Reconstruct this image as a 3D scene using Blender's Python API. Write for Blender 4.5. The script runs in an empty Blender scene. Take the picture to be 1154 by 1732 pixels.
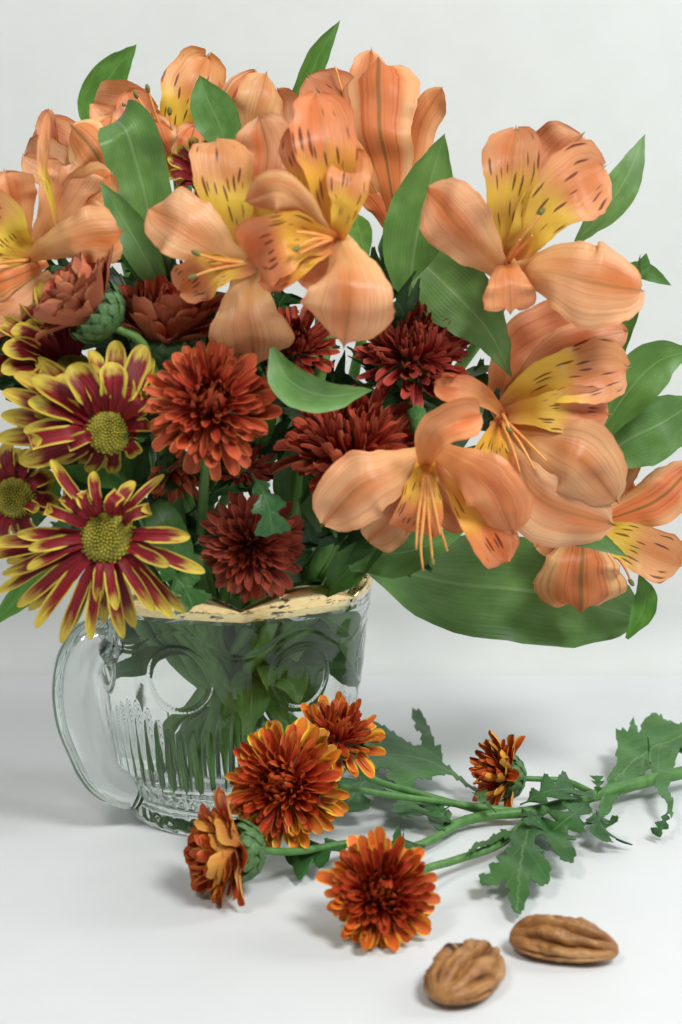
import bpy, bmesh, math, random
import numpy as np
from mathutils import Vector, Matrix, noise
R = math.radians
# ----------------------------------------------------------------- camera
sc = bpy.context.scene
CAM = Vector((3.94, -60.0, 20.7))          # centimetres; everything below is in cm and scaled once by CM
PITCH = R(9.3); FPX = 2880.0; CM = 0.01
cam = bpy.data.cameras.new('camera'); camo = bpy.data.objects.new('camera', cam)
sc.collection.objects.link(camo); sc.camera = camo
camo.location = CAM * CM; camo.rotation_euler = (R(90) - PITCH, 0, 0)
cam.sensor_fit = 'VERTICAL'; cam.sensor_height = 24; cam.sensor_width = 16
cam.lens = FPX / 1732 * 24
cam.clip_start = 0.01; cam.clip_end = 50
cam.dof.use_dof = True; cam.dof.focus_distance = 0.60; cam.dof.aperture_fstop = 9
sc.render.resolution_x, sc.render.resolution_y = 682, 1024
# ----------------------------------------------------------------- world, lamps, exposure
w = bpy.data.worlds.new('World'); sc.world = w; w.use_nodes = True
bg = w.node_tree.nodes['Background']; bg.inputs[0].default_value = (0.93, 0.98, 1.0, 1); bg.inputs[1].default_value = 0.19
def area(name, loc, target, size, power, col):
    l = bpy.data.lights.new(name, 'AREA'); l.shape = 'RECTANGLE'; l.size, l.size_y = size[0]*CM, size[1]*CM
    l.energy = power; l.color = col
    o = bpy.data.objects.new(name, l); sc.collection.objects.link(o)
    o.location = Vector(loc) * CM
    o.rotation_euler = (Vector(target) - Vector(loc)).to_track_quat('-Z', 'Y').to_euler()
    return o
area('window_light', (88, 20, 58), (4, 0, 8), (40, 40), 4.6, (0.94, 0.98, 1.0))
area('ceiling_light', (46, -64, 88), (4, 0, 10), (28, 28), 10.4, (0.98, 1.0, 0.98))
area('room_light', (-42, -78, 108), (2, 4, 10), (22, 22), 5.4, (1.0, 0.97, 0.93))
sc.view_settings.view_transform = 'Standard'; sc.view_settings.look = 'None'
sc.view_settings.exposure = 0.0; sc.view_settings.gamma = 1.0; sc.view_settings.use_curve_mapping = False
sc.render.engine = 'CYCLES'
cy = sc.cycles
cy.max_bounces = 20; cy.diffuse_bounces = 5; cy.glossy_bounces = 8; cy.transmission_bounces = 18; cy.transparent_max_bounces = 8
cy.sample_clamp_indirect = 25.0; cy.blur_glossy = 0.4; cy.use_denoising = True
cy.caustics_refractive = True; cy.caustics_reflective = True
# ----------------------------------------------------------------- pixel rays: a point of the photograph at a given distance
FW = Vector((0, math.cos(PITCH), -math.sin(PITCH))); UP = Vector((0, math.sin(PITCH), math.cos(PITCH)))
def ray(px, py): return FW + Vector((1,0,0)) * ((px-577)/FPX) + UP * ((866-py)/FPX)
def P(px, py, y):
    d = ray(px, py); return CAM + d * ((y - CAM.y)/d.y)
def PT(px, py, z=0.0):
    d = ray(px, py); return CAM + d * ((z - CAM.z)/d.z)
def ppc(p): return FPX / max(1.0, (p-CAM).dot(FW))     # pixels per centimetre at a point
# ----------------------------------------------------------------- materials
class NT:
    def __init__(s, name):
        s.m = bpy.data.materials.new(name); s.m.use_nodes = True
        s.t = s.m.node_tree; s.t.nodes.clear()
        s.out = s.n('ShaderNodeOutputMaterial')
    def n(s, typ, **kw):
        x = s.t.nodes.new(typ)
        for k, v in kw.items(): setattr(x, k, v)
        return x
    def l(s, a, b): s.t.links.new(a, b)
    def put(s, sock, v):
        if hasattr(v, 'is_linked') or isinstance(v, bpy.types.NodeSocket): s.l(v, sock)
        else:
            if isinstance(v, (tuple, list)) and len(v) == 3 and sock.type == 'RGBA': v = (*v, 1)
            sock.default_value = v
    def math(s, op, a, b=None, c=None, clamp=False):
        x = s.n('ShaderNodeMath', operation=op); x.use_clamp = clamp
        s.put(x.inputs[0], a)
        if b is not None: s.put(x.inputs[1], b)
        if c is not None: s.put(x.inputs[2], c)
        return x.outputs[0]
    def mix(s, f, a, b, mode='MIX'):
        x = s.n('ShaderNodeMix', data_type='RGBA', blend_type=mode)
        s.put(x.inputs[0], f); s.put(x.inputs[6], a); s.put(x.inputs[7], b); return x.outputs[2]
    def step(s, v, a, b):       # smooth 0..1 between a and b
        x = s.n('ShaderNodeMapRange', interpolation_type='SMOOTHSTEP')
        s.put(x.inputs[0], v); x.inputs[1].default_value = a; x.inputs[2].default_value = b; return x.outputs[0]
    def uv(s):
        x = s.n('ShaderNodeUVMap'); y = s.n('ShaderNodeSeparateXYZ'); s.l(x.outputs[0], y.inputs[0])
        return y.outputs[0], s.math('MULTIPLY_ADD', y.outputs[1], 2.0, -1.0)
    def vec(s, a, b, c=0.0):
        x = s.n('ShaderNodeCombineXYZ')
        s.put(x.inputs[0], a); s.put(x.inputs[1], b); s.put(x.inputs[2], c); return x.outputs[0]
    def noise(s, v, scale, detail=3, rough=.5):
        x = s.n('ShaderNodeTexNoise'); s.l(v, x.inputs['Vector']) if v is not None else None
        x.inputs['Scale'].default_value = scale; x.inputs['Detail'].default_value = detail; x.inputs['Roughness'].default_value = rough
        return x.outputs[0]
    def info(s): return s.n('ShaderNodeObjectInfo')
    def obj(s): return s.n('ShaderNodeTexCoord').outputs['Object']
    def bump(s, h, strength, dist=0.0005):
        x = s.n('ShaderNodeBump'); x.inputs['Strength'].default_value = strength; x.inputs['Distance'].default_value = dist
        s.l(h, x.inputs['Height']); return x.outputs[0]
    def principled(s, col, rough=.5, spec=.4, normal=None, **kw):
        x = s.n('ShaderNodeBsdfPrincipled'); s.put(x.inputs['Base Color'], col); s.put(x.inputs['Roughness'], rough)
        x.inputs['Specular IOR Level'].default_value = spec
        if normal is not None: s.l(normal, x.inputs['Normal'])
        for k, v in kw.items(): s.put(x.inputs[k.replace('_', ' ')], v)
        return x.outputs[0]
    def leafy(s, col, rough, spec, normal, trans):      # thin living tissue: some light comes through
        p = s.principled(col, rough, spec, normal)
        t = s.n('ShaderNodeBsdfTranslucent'); s.put(t.inputs[0], col)
        x = s.n('ShaderNodeMixShader'); x.inputs[0].default_value = trans
        s.l(p, x.inputs[1]); s.l(t.outputs[0], x.inputs[2]); s.done(x.outputs[0])
    def done(s, sh): s.l(sh, s.out.inputs[0]); return s.m
M = {}
def tepal(name, inner):
    k = NT(name); u, v = k.uv(); inf = k.info(); rnd = inf.outputs['Random']
    av = k.math('ABSOLUTE', v); off = k.math('MULTIPLY', rnd, 37.0)
    blot = k.noise(k.vec(k.math('ADD', v, off), k.math('MULTIPLY', u, 1.3), off), 1.1, 2)
    vein = k.noise(k.vec(k.math('MULTIPLY', v, 26.0), k.math('MULTIPLY', u, .8), off), 1.0, 2, .5)
    pale = (0.92, 0.575, 0.29); deep = (0.79, 0.275, 0.080); yel = (0.93, 0.72, 0.10)
    core = k.math('MULTIPLY_ADD', k.math('SUBTRACT', .55, av), .45, blot)
    c = k.mix(k.step(core, .46, .92), pale, deep)
    c = k.mix(k.math('MULTIPLY', k.step(vein, .46, .66), .36), c, (0.70, 0.19, 0.055))
    c = k.mix(k.math('MULTIPLY', k.math('MULTIPLY', k.step(av, .86, 1.0), k.step(u, .3, .7)), .4), c, (0.76, 0.24, 0.10))
    if inner:
        c = k.mix(.35, c, deep)
        ym = k.math('MULTIPLY', k.step(u, .06, .26), k.math('SUBTRACT', 1.0, k.step(k.math('ADD', u, k.math('MULTIPLY', blot, .32)), .62, .88)))
        c = k.mix(k.math('MULTIPLY', ym, .95), c, yel)
        wob = k.math('MULTIPLY', k.noise(k.vec(k.math('MULTIPLY', v, 2.0), k.math('MULTIPLY', u, 3.0), off), 1.0, 1), .8)
        vo = k.n('ShaderNodeTexVoronoi', voronoi_dimensions='2D'); vo.inputs['Scale'].default_value = 1.0; vo.inputs['Randomness'].default_value = .8
        k.l(k.vec(k.math('ADD', k.math('MULTIPLY_ADD', v, 4.6, wob), off), k.math('ADD', k.math('MULTIPLY', u, 3.0), off)), vo.inputs['Vector'])
        sep = k.n('ShaderNodeSeparateColor'); k.l(vo.outputs['Color'], sep.inputs[0])
        thr = k.math('MULTIPLY_ADD', sep.outputs[0], .17, .07)
        st = k.math('SUBTRACT', 1.0, k.step(k.math('SUBTRACT', vo.outputs['Distance'], thr), -.05, .05))
        st = k.math('MULTIPLY', st, k.math('GREATER_THAN', sep.outputs[1], .15))
        st = k.math('MULTIPLY', st, k.math('MULTIPLY', k.step(u, .22, .34), k.math('SUBTRACT', 1.0, k.step(u, .84, .93))))
        c = k.mix(k.math('MULTIPLY', st, .85), c, (0.17, 0.022, 0.012))
    else:
        c = k.mix(k.math('MULTIPLY', k.math('SUBTRACT', 1.0, k.step(u, .05, .6)), .65), c, (0.90, 0.63, 0.24))
        rib = k.math('MULTIPLY', k.math('SUBTRACT', 1.0, k.step(av, .01, .06)), k.math('MULTIPLY', k.step(u, .35, 1.0), .38))
        c = k.mix(rib, c, (0.42, 0.22, 0.06))
    tip = k.math('MULTIPLY', k.step(u, .955, .995), k.math('SUBTRACT', 1.0, k.step(av, .12, .45)))
    c = k.mix(k.math('MULTIPLY', tip, .75), c, (0.30, 0.22, 0.06))
    c = k.mix(1.0, c, inf.outputs['Color'], 'MULTIPLY')
    crk = k.noise(k.vec(k.math('MULTIPLY', v, 5.0), k.math('MULTIPLY', u, 7.0), off), 1.0, 3); k.leafy(c, .36, .42, k.bump(k.math('MULTIPLY_ADD', crk, 1.6, vein), .3, .0006), .46); M[name] = k.m
def tepal_back(name):
    k = NT(name); u, v = k.uv(); inf = k.info(); rnd = inf.outputs['Random']; av = k.math('ABSOLUTE', v)
    off = k.math('MULTIPLY', rnd, 37.0)
    vein = k.noise(k.vec(k.math('MULTIPLY', v, 9.0), k.math('MULTIPLY', u, .5), off), 1.0, 2, .6)
    c = k.mix(k.step(av, .45, .75), (0.80, 0.29, 0.10), (0.90, 0.55, 0.25))
    c = k.mix(k.math('MULTIPLY', k.step(vein, .47, .66), .7), c, (0.58, 0.15, 0.055))
    rib = k.math('MULTIPLY', k.math('SUBTRACT', 1.0, k.step(av, .02, .09)), .75)
    c = k.mix(rib, c, (0.27, 0.17, 0.05))
    c = k.mix(1.0, c, inf.outputs['Color'], 'MULTIPLY')
    k.leafy(c, .45, .3, k.bump(vein, .3, .0005), .38); M[name] = k.m
tepal('tepal_outer', False); tepal('tepal_inner', True); tepal_back('tepal_back')
def leaf_mat(name, base, light, rib, nv):
    k = NT(name); u, v = k.uv(); inf = k.info(); off = k.math('MULTIPLY', inf.outputs['Random'], 31.0); av = k.math('ABSOLUTE', v)
    if nv:
        line = k.math('SINE', k.math('MULTIPLY', v, nv)); fine = k.noise(k.vec(k.math('MULTIPLY', v, 22.0), k.math('MULTIPLY', u, 1.5), off), 1.0, 2)
        h = k.math('MULTIPLY_ADD', line, .12, fine); vm = k.math('MULTIPLY', k.step(line, .75, 1.0), .2)
    else:
        ph = k.math('SUBTRACT', k.math('MULTIPLY', u, 30.0), k.math('MULTIPLY', av, 13.0)); line = k.math('SINE', ph)
        fine = k.noise(k.vec(k.math('MULTIPLY', v, 9.0), k.math('MULTIPLY', u, 14.0), off), 1.0, 3)
        h = k.math('MULTIPLY_ADD', line, .3, fine); vm = k.math('MULTIPLY', k.step(line, .9, 1.0), .22)
    blot = k.noise(k.vec(k.math('ADD', v, off), k.math('MULTIPLY', u, 3.0), off), 1.7, 4)
    c = k.mix(k.step(blot, .35, .7), base, light)
    c = k.mix(vm, c, rib)
    c = k.mix(k.math('MULTIPLY', k.math('SUBTRACT', 1.0, k.step(av, .01, .06)), .7), c, rib)
    spot = k.math('GREATER_THAN', k.noise(k.vec(k.math('MULTIPLY', v, 7.0), k.math('MULTIPLY', u, 20.0), off), 1.0, 4), .74)
    c = k.mix(k.math('MULTIPLY', spot, .4), c, (.12, .12, .04))
    c = k.mix(1.0, c, inf.outputs['Color'], 'MULTIPLY')
    k.leafy(c, .38, .42, k.bump(h, .24, .0004), .30); M[name] = k.m
leaf_mat('leaf_strap', (0.112, 0.240, 0.055), (0.170, 0.320, 0.085), (0.25, 0.38, 0.15), 60)
leaf_mat('leaf_lobed', (0.045, 0.135, 0.038), (0.078, 0.185, 0.055), (0.17, 0.28, 0.13), 0)
def mum_mat(name, face, tip, rim, back):
    k = NT(name); u, v = k.uv(); inf = k.info(); av = k.math('ABSOLUTE', v); off = k.math('MULTIPLY', inf.outputs['Random'], 29.0)
    vein = k.noise(k.vec(k.math('MULTIPLY', v, 6.0), k.math('MULTIPLY', u, 1.2), off), 1.0, 3)
    c = k.mix(k.step(u, .45, 1.0), face, tip)
    c = k.mix(k.math('MULTIPLY', k.math('MULTIPLY', k.step(av, .6, 1.0), k.step(u, .3, .8)), .8), c, rim)
    c = k.mix(k.math('MULTIPLY', k.step(vein, .45, .7), .35), c, back)
    c = k.mix(1.0, c, inf.outputs['Color'], 'MULTIPLY')
    k.leafy(c, .5, .3, k.bump(vein, .4, .0004), .2); M[name] = k.m
mum_mat('mum_red', (0.44, 0.026, 0.017), (0.62, 0.095, 0.038), (0.78, 0.26, 0.075), (0.56, 0.07, 0.034))
mum_mat('mum_red_back', (0.55, 0.12, 0.045), (0.56, 0.13, 0.05), (0.66, 0.23, 0.075), (0.42, 0.07, 0.03))
mum_mat('mum_bronze', (0.47, 0.026, 0.010), (0.63, 0.10, 0.018), (0.86, 0.42, 0.040), (0.58, 0.09, 0.018))
mum_mat('mum_bronze_back', (0.66, 0.22, 0.032), (0.74, 0.33, 0.04), (0.80, 0.42, 0.05), (0.55, 0.14, 0.03))
def daisy_mat(name, back):
    k = NT(name); u, v = k.uv(); inf = k.info(); av = k.math('ABSOLUTE', v); off = k.math('MULTIPLY', inf.outputs['Random'], 29.0)
    vein = k.noise(k.vec(k.math('MULTIPLY', v, 7.0), k.math('MULTIPLY', u, 1.4), off), 1.0, 3)
    nz = k.noise(k.vec(k.math('MULTIPLY', v, 2.0), k.math('MULTIPLY', u, 5.0), off), 1.3, 2)
    red = k.mix(k.step(vein, .4, .7), (0.17, 0.007, 0.011), (0.36, 0.016, 0.025))
    yel = k.mix(k.step(vein, .35, .7), (0.72, 0.57, 0.075), (0.62, 0.46, 0.06))
    d = k.math('MAXIMUM', k.math('MULTIPLY', av, k.step(u, .18, .5)), k.math('MULTIPLY_ADD', u, 1.0, -.13))
    e = k.math('MULTIPLY_ADD', k.math('MULTIPLY_ADD', vein, .5, nz), .27, k.math('SUBTRACT', d, .07))
    if back: c = k.mix(k.step(vein, .42, .66), (0.60, 0.42, 0.08), (0.35, 0.06, 0.03))
    else: c = k.mix(k.step(e, .76, .96), red, yel)
    c = k.mix(1.0, c, inf.outputs['Color'], 'MULTIPLY')
    k.leafy(c, .5, .3, k.bump(vein, .45, .0005), .2); M[name] = k.m
daisy_mat('daisy_petal', False); daisy_mat('daisy_back', True)
def plain(name, c1, c2, scale, rough=.5, spec=.4, bump=.3, stretch=(1,1,1), dist=.0005, **kw):
    k = NT(name); inf = k.info(); mp = k.n('ShaderNodeMapping'); k.l(k.obj(), mp.inputs[0]); mp.inputs['Scale'].default_value = stretch
    nz = k.noise(mp.outputs[0], scale, 5, .6)
    c = k.mix(1.0, k.mix(k.step(nz, .32, .68), c1, c2), inf.outputs['Color'], 'MULTIPLY')
    k.done(k.principled(c, rough, spec, k.bump(nz, bump, dist), **kw)); M[name] = k.m
plain('stem_green', (0.12, 0.27, 0.060), (0.20, 0.38, 0.10), 260, .45, .35, .4, (1, 1, .12))
plain('calyx_green', (0.055, 0.13, 0.045), (0.11, 0.21, 0.075), 500, .55, .3, .5)
plain('filament', (0.72, 0.25, 0.07), (0.78, 0.38, 0.10), 200, .45)
plain('anther', (0.13, 0.12, 0.035), (0.24, 0.23, 0.07), 900, .7, .2, .8)
plain('disc_floret', (0.17, 0.155, 0.016), (0.36, 0.31, 0.035), 300, .6, .3, .4)
plain('wall_paint', (0.64, 0.655, 0.64), (0.66, 0.675, 0.66), 40, .75, .2, .05)
plain('table_white', (0.665, 0.68, 0.69), (0.685, 0.70, 0.71), 25, .42, .3, .02)
plain('gold', (0.83, 0.56, 0.22), (0.95, 0.72, 0.36), 240, .26, .5, .5, (1,1,2.5), .0004, Metallic=1.0)
def worn_gold():
    k = NT('gold_worn'); mp = k.n('ShaderNodeMapping'); k.l(k.obj(), mp.inputs[0]); mp.inputs['Scale'].default_value = (1, 1, 2.8)
    nz = k.noise(mp.outputs[0], 130, 6, .65); n2 = k.noise(mp.outputs[0], 420, 3)
    worn = k.step(nz, .55, .63)
    c = k.mix(k.step(n2, .3, .7), (0.88, 0.62, 0.27), (0.95, 0.74, 0.40))
    c = k.mix(worn, c, (0.11, 0.08, 0.05))
    k.done(k.principled(c, k.math('MULTIPLY_ADD', worn, .25, .24), .5, k.bump(nz, .35, .0004), Metallic=1.0)); M['gold_worn'] = k.m
worn_gold()
def glass(name, ior, col=(0.945, 0.965, 0.955)):
    k = NT(name); g = k.n('ShaderNodeBsdfGlass'); g.inputs['IOR'].default_value = ior; g.inputs['Color'].default_value = (*col, 1); g.inputs['Roughness'].default_value = 0.0
    if name == 'glass':
        k.l(k.bump(k.noise(k.obj(), 90, 2), .10, .0008), g.inputs['Normal'])
    k.done(g.outputs[0]); M[name] = k.m
glass('glass', 1.5); glass('glass_wet', 1.5/1.333, (1, 1, 1)); glass('water', 1.333, (.99, 1, .995))
def pecan_mat():
    k = NT('pecan_skin'); n1 = k.noise(k.obj(), 170, 5, .6); n2 = k.noise(k.obj(), 700, 4, .6); n3 = k.noise(k.obj(), 60, 2)
    c = k.mix(k.step(n1, .3, .7), (0.20, 0.075, 0.020), (0.42, 0.20, 0.062))
    c = k.mix(k.math('MULTIPLY', k.step(n3, .48, .7), .65), c, (0.50, 0.28, 0.12))
    c = k.mix(k.math('MULTIPLY', k.step(n2, .6, .75), .45), c, (0.10, 0.030, 0.012))
    k.done(k.principled(c, .42, .4, k.bump(k.math('ADD', n1, n2), .5, .0006))); M['pecan_skin'] = k.m
pecan_mat()
plain('pecan_char', (0.03, 0.018, 0.014), (0.07, 0.035, 0.022), 300, .6, .2)
# ----------------------------------------------------------------- mesh helpers
class G:
    def __init__(s): s.v = []; s.f = []; s.uv = []; s.mi = []
    def add(s, verts, faces, uvs=None, mi=0):
        o = len(s.v); s.v += [tuple(x) for x in verts]; s.uv += list(uvs) if uvs is not None else [(0., .5)]*len(verts)
        s.f += [tuple(i+o for i in f) for f in faces]; s.mi += [mi]*len(faces) if isinstance(mi, int) else list(mi)
    def mesh(s, name, mats, base=Vector((0,0,0)), scale=CM):
        me = bpy.data.meshes.new(name)
        b = np.array(base[:]); v = (np.array(s.v) - b) * scale
        me.from_pydata(v.tolist(), [], s.f); me.update()
        ul = me.uv_layers.new(name='UVMap'); li = np.empty(len(me.loops), dtype=np.int32); me.loops.foreach_get('vertex_index', li)
        ul.data.foreach_set('uv', np.array(s.uv, dtype=np.float32)[li].ravel())
        for m in mats: me.materials.append(M[m])
        me.polygons.foreach_set('material_index', s.mi); me.polygons.foreach_set('use_smooth', [True]*len(me.polygons))
        me.update(); return me
def link(name, me, parent=None, color=None):
    o = bpy.data.objects.new(name, me); sc.collection.objects.link(o)
    if parent is not None: o.parent = parent
    if color: o.color = (*color, 1)
    return o
def thing(name, label, cat, base, group=None):
    o = bpy.data.objects.new(name, None); sc.collection.objects.link(o); o.empty_display_size = .01
    o.location = Vector(base) * CM; o['label'] = label; o['category'] = cat
    if group: o['group'] = group
    return o
def catmull(pts, n):
    pts = [Vector(p) for p in pts]
    if len(pts) == 2: pts = [pts[0], (pts[0]+pts[1])/2, pts[1]]
    q = [pts[0]*2 - pts[1]] + pts + [pts[-1]*2 - pts[-2]]
    out = []; seg = len(pts)-1
    for i in range(n+1):
        s = i/n*seg; k = min(int(s), seg-1); t = s-k
        a, b, c, d = q[k:k+4]
        out.append(.5*((2*b) + (c-a)*t + (2*a-5*b+4*c-d)*t*t + (3*b-a-3*c+d)*t**3))
    return out
def interp(keys, u):
    for (a, x), (b, y) in zip(keys, keys[1:]):
        if u <= b:
            t = (u-a)/(b-a); t = t*t*(3-2*t)*.35 + t*.65; return x+(y-x)*t
    return keys[-1][1]
PROF = {
 'ob': [(0,.20),(.15,.38),(.35,.70),(.55,.95),(.7,1),(.82,.93),(.91,.72),(.965,.45),(1,.08)],
 'sp': [(0,.20),(.2,.42),(.45,.72),(.68,.97),(.8,1),(.9,.82),(.965,.5),(1,.10)],
 'fan': [(0,.2),(.2,.42),(.5,.76),(.8,.97),(.93,1),(.98,.82),(1,.55)],
 'lan': [(0,.14),(.12,.42),(.3,.85),(.46,1),(.62,.92),(.78,.62),(.9,.30),(1,.01)],
 'ova': [(0,.2),(.12,.62),(.3,.95),(.5,1),(.68,.88),(.84,.55),(.94,.24),(1,.01)],
 'bro': [(0,.5),(.2,.85),(.5,1),(.8,.96),(.93,.8),(1,.55)],
 'pet': [(0,.35),(.3,.6),(.55,.88),(.78,1),(.9,.93),(.97,.68),(1,.32)],
 'day': [(0,.45),(.25,.72),(.55,.95),(.78,1),(.9,.8),(.97,.45),(1,.12)],
 'spk': [(0,.5),(.3,1),(.6,.9),(1,.2)],
}
def blade(g, pts, hw, prof, hint, roll=0., twist=0., cup=.4, cup1=None, ruf=.0, thick=.03, nu=18, nv=8, seed=0, mi=(0, 1), asym=0.0, fold=0.0, wave=0.0, lump=0.0, notch=0.0):
    """A petal or leaf: a thin lens-section sheet swept along a spine. hint = direction its upper face looks; cup bends the edges up."""
    S = catmull(pts, 4*nu); keys = PROF[prof] if isinstance(prof, str) else prof
    rng = random.Random(seed); ph = [rng.uniform(0, 6.28) for _ in range(6)]; fr = rng.uniform(5, 8)
    top = []; bot = []; uvs = []
    us = [1-(1-i/nu)**1.35 for i in range(nu+1)]
    for u in us:
        x = u*4*nu; k = min(int(x), 4*nu-1); t = x-k; p = S[k].lerp(S[k+1], t)
        T = (S[min(k+2, 4*nu)] - S[max(k-1, 0)]).normalized()
        h = hint(u) if callable(hint) else hint
        B = T.cross(h); 
        if B.length < 1e-4: B = T.cross(Vector((.3, .2, 1)))
        B.normalize(); Nn = B.cross(T).normalized()
        a = roll + twist*u; ca, sa = math.cos(a), math.sin(a); B, Nn = B*ca + Nn*sa, Nn*ca - B*sa
        wd = hw*interp(keys, u); c = cup + ((cup1 if cup1 is not None else cup) - cup)*u
        for j in range(nv+1):
            v = -1 + 2*j/nv
            wj = wd*(1 + asym*v) if asym else wd
            wj *= 1 + wave*math.sin(fr*2.3*u + ph[4] + 2*(v > 0))
            phi = v*c
            if abs(c) > 1e-3: bx, bz = wj*math.sin(phi)/c, wj*(1-math.cos(phi))/c
            else: bx, bz = wj*v, 0
            rz = ruf*hw*abs(v)**1.6*(.25+u)*(math.sin(fr*u*1.7 + ph[0 if v > 0 else 1] + v) + .5*math.sin(fr*3.3*u + ph[2 if v > 0 else 3]))
            rz += fold*abs(v)*wj
            q = p + B*bx + Nn*(bz + rz)
            if lump: q = q + Nn*(lump*hw*noise.noise(q*1.1 + Vector((seed, 0, 0)))) + B*(lump*.3*hw*abs(v)*noise.noise(q*3.0 + Vector((0, seed, 0))))
            if notch and u > .8: q = q + T*(notch*hw*((u-.8)/.2)**2*(math.exp(-(v/.14)**2) - .55*math.exp(-((abs(v)-.42)/.25)**2)))
            d = thick*(1 - v*v)*(1-u**6)
            top.append(q + Nn*d*.5); bot.append(q - Nn*d*.5); uvs.append((u, v*.5+.5))
    m = nv+1; F = []; Fb = []
    for i in range(nu):
        for j in range(nv):
            a = i*m+j; F.append((a, a+m, a+m+1, a+1)); Fb.append((a, a+1, a+m+1, a+m))
    # upper face must look along +hint
    g.add(top, [f[::-1] for f in F], uvs, mi[0]); g.add(bot, [f[::-1] for f in Fb], uvs, mi[1])
def tube(g, pts, r0, r1=None, seg=8, n=20, mi=0, radii=None, cap=True):
    S = catmull(pts, n); r1 = r0 if r1 is None else r1
    up = Vector((.13, .31, .94)); vs = []; uvs = []
    for i, p in enumerate(S):
        T = (S[min(i+1, n)] - S[max(i-1, 0)]).normalized(); A = T.cross(up)
        if A.length < .05: A = T.cross(Vector((1, 0, 0)))
        A.normalize(); B = T.cross(A); up = up if abs(T.dot(up)) < .98 else A
        r = (r0 + (r1-r0)*i/n) if radii is None else interp(radii, i/n)
        for j in range(seg):
            a = 2*math.pi*j/seg; vs.append(p + A*math.cos(a)*r + B*math.sin(a)*r); uvs.append((i/n, j/seg))
    F = [(i*seg+j, i*seg+(j+1) % seg, (i+1)*seg+(j+1) % seg, (i+1)*seg+j) for i in range(n) for j in range(seg)]
    if cap:
        vs += [S[0], S[-1]]; uvs += [(0, .5), (1, .5)]; a, b = len(vs)-2, len(vs)-1
        F += [(a, (j+1) % seg, j) for j in range(seg)] + [(b, n*seg+j, n*seg+(j+1) % seg) for j in range(seg)]
    g.add(vs, F, uvs, mi)
def basis(n):
    n = n.normalized(); a = n.cross(Vector((0, 0, 1)))
    if a.length < .05: a = n.cross(Vector((1, 0, 0)))
    a.normalize(); return a, n.cross(a).normalized(), n
def lathe(g, c, axis, prof, seg=20, mi=0, bumpf=None):
    a, b, n = basis(axis); vs = []; F = []; uvs = []
    for i, (r, h) in enumerate(prof):
        for j in range(seg):
            t = 2*math.pi*j/seg; rr = r*(bumpf(i, j) if bumpf else 1)
            vs.append(c + a*math.cos(t)*rr + b*math.sin(t)*rr + n*h); uvs.append((i/len(prof), j/seg))
    for i in range(len(prof)-1):
        for j in range(seg):
            k = (j+1) % seg; F.append((i*seg+j, i*seg+k, (i+1)*seg+k, (i+1)*seg+j))
    g.add(vs, F, uvs, mi)
def blob(g, c, rx, axis, ry, mi=0, seg=8, rings=6):
    pr = [(max(.001, math.sin(math.pi*i/rings))*ry, -math.cos(math.pi*i/rings)*rx) for i in range(rings+1)]
    lathe(g, c, axis, pr, seg, mi)
VIEW = lambda p: (CAM - p).normalized()
def pxpts(y0, pts): return [P(a[0], a[1], y0 + (a[2] if len(a) > 2 else 0)) for a in pts]
# ================================================================= SETTING
g = G(); g.add([(-160, -130, 0), (160, -130, 0), (160, 18.5, 0), (-160, 18.5, 0)], [(0, 1, 2, 3)])
tb = link('tabletop', g.mesh('tabletop', ['table_white'])); tb['kind'] = 'structure'
g = G(); prof = [(18.5, 0.0)] + [(18.5 + 2.5*math.sin(R(a)), 2.5 - 2.5*math.cos(R(a))) for a in range(6, 91, 6)] + [(21.0, 130.0)]
vs = []; F = []
for i, (y, z) in enumerate(prof):
    vs += [(-160, y, z), (160, y, z)]
    if i: F.append((2*i-2, 2*i-1, 2*i+1, 2*i))
g.add(vs, F); wl = link('wall', g.mesh('wall', ['wall_paint'])); wl['kind'] = 'structure'
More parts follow.
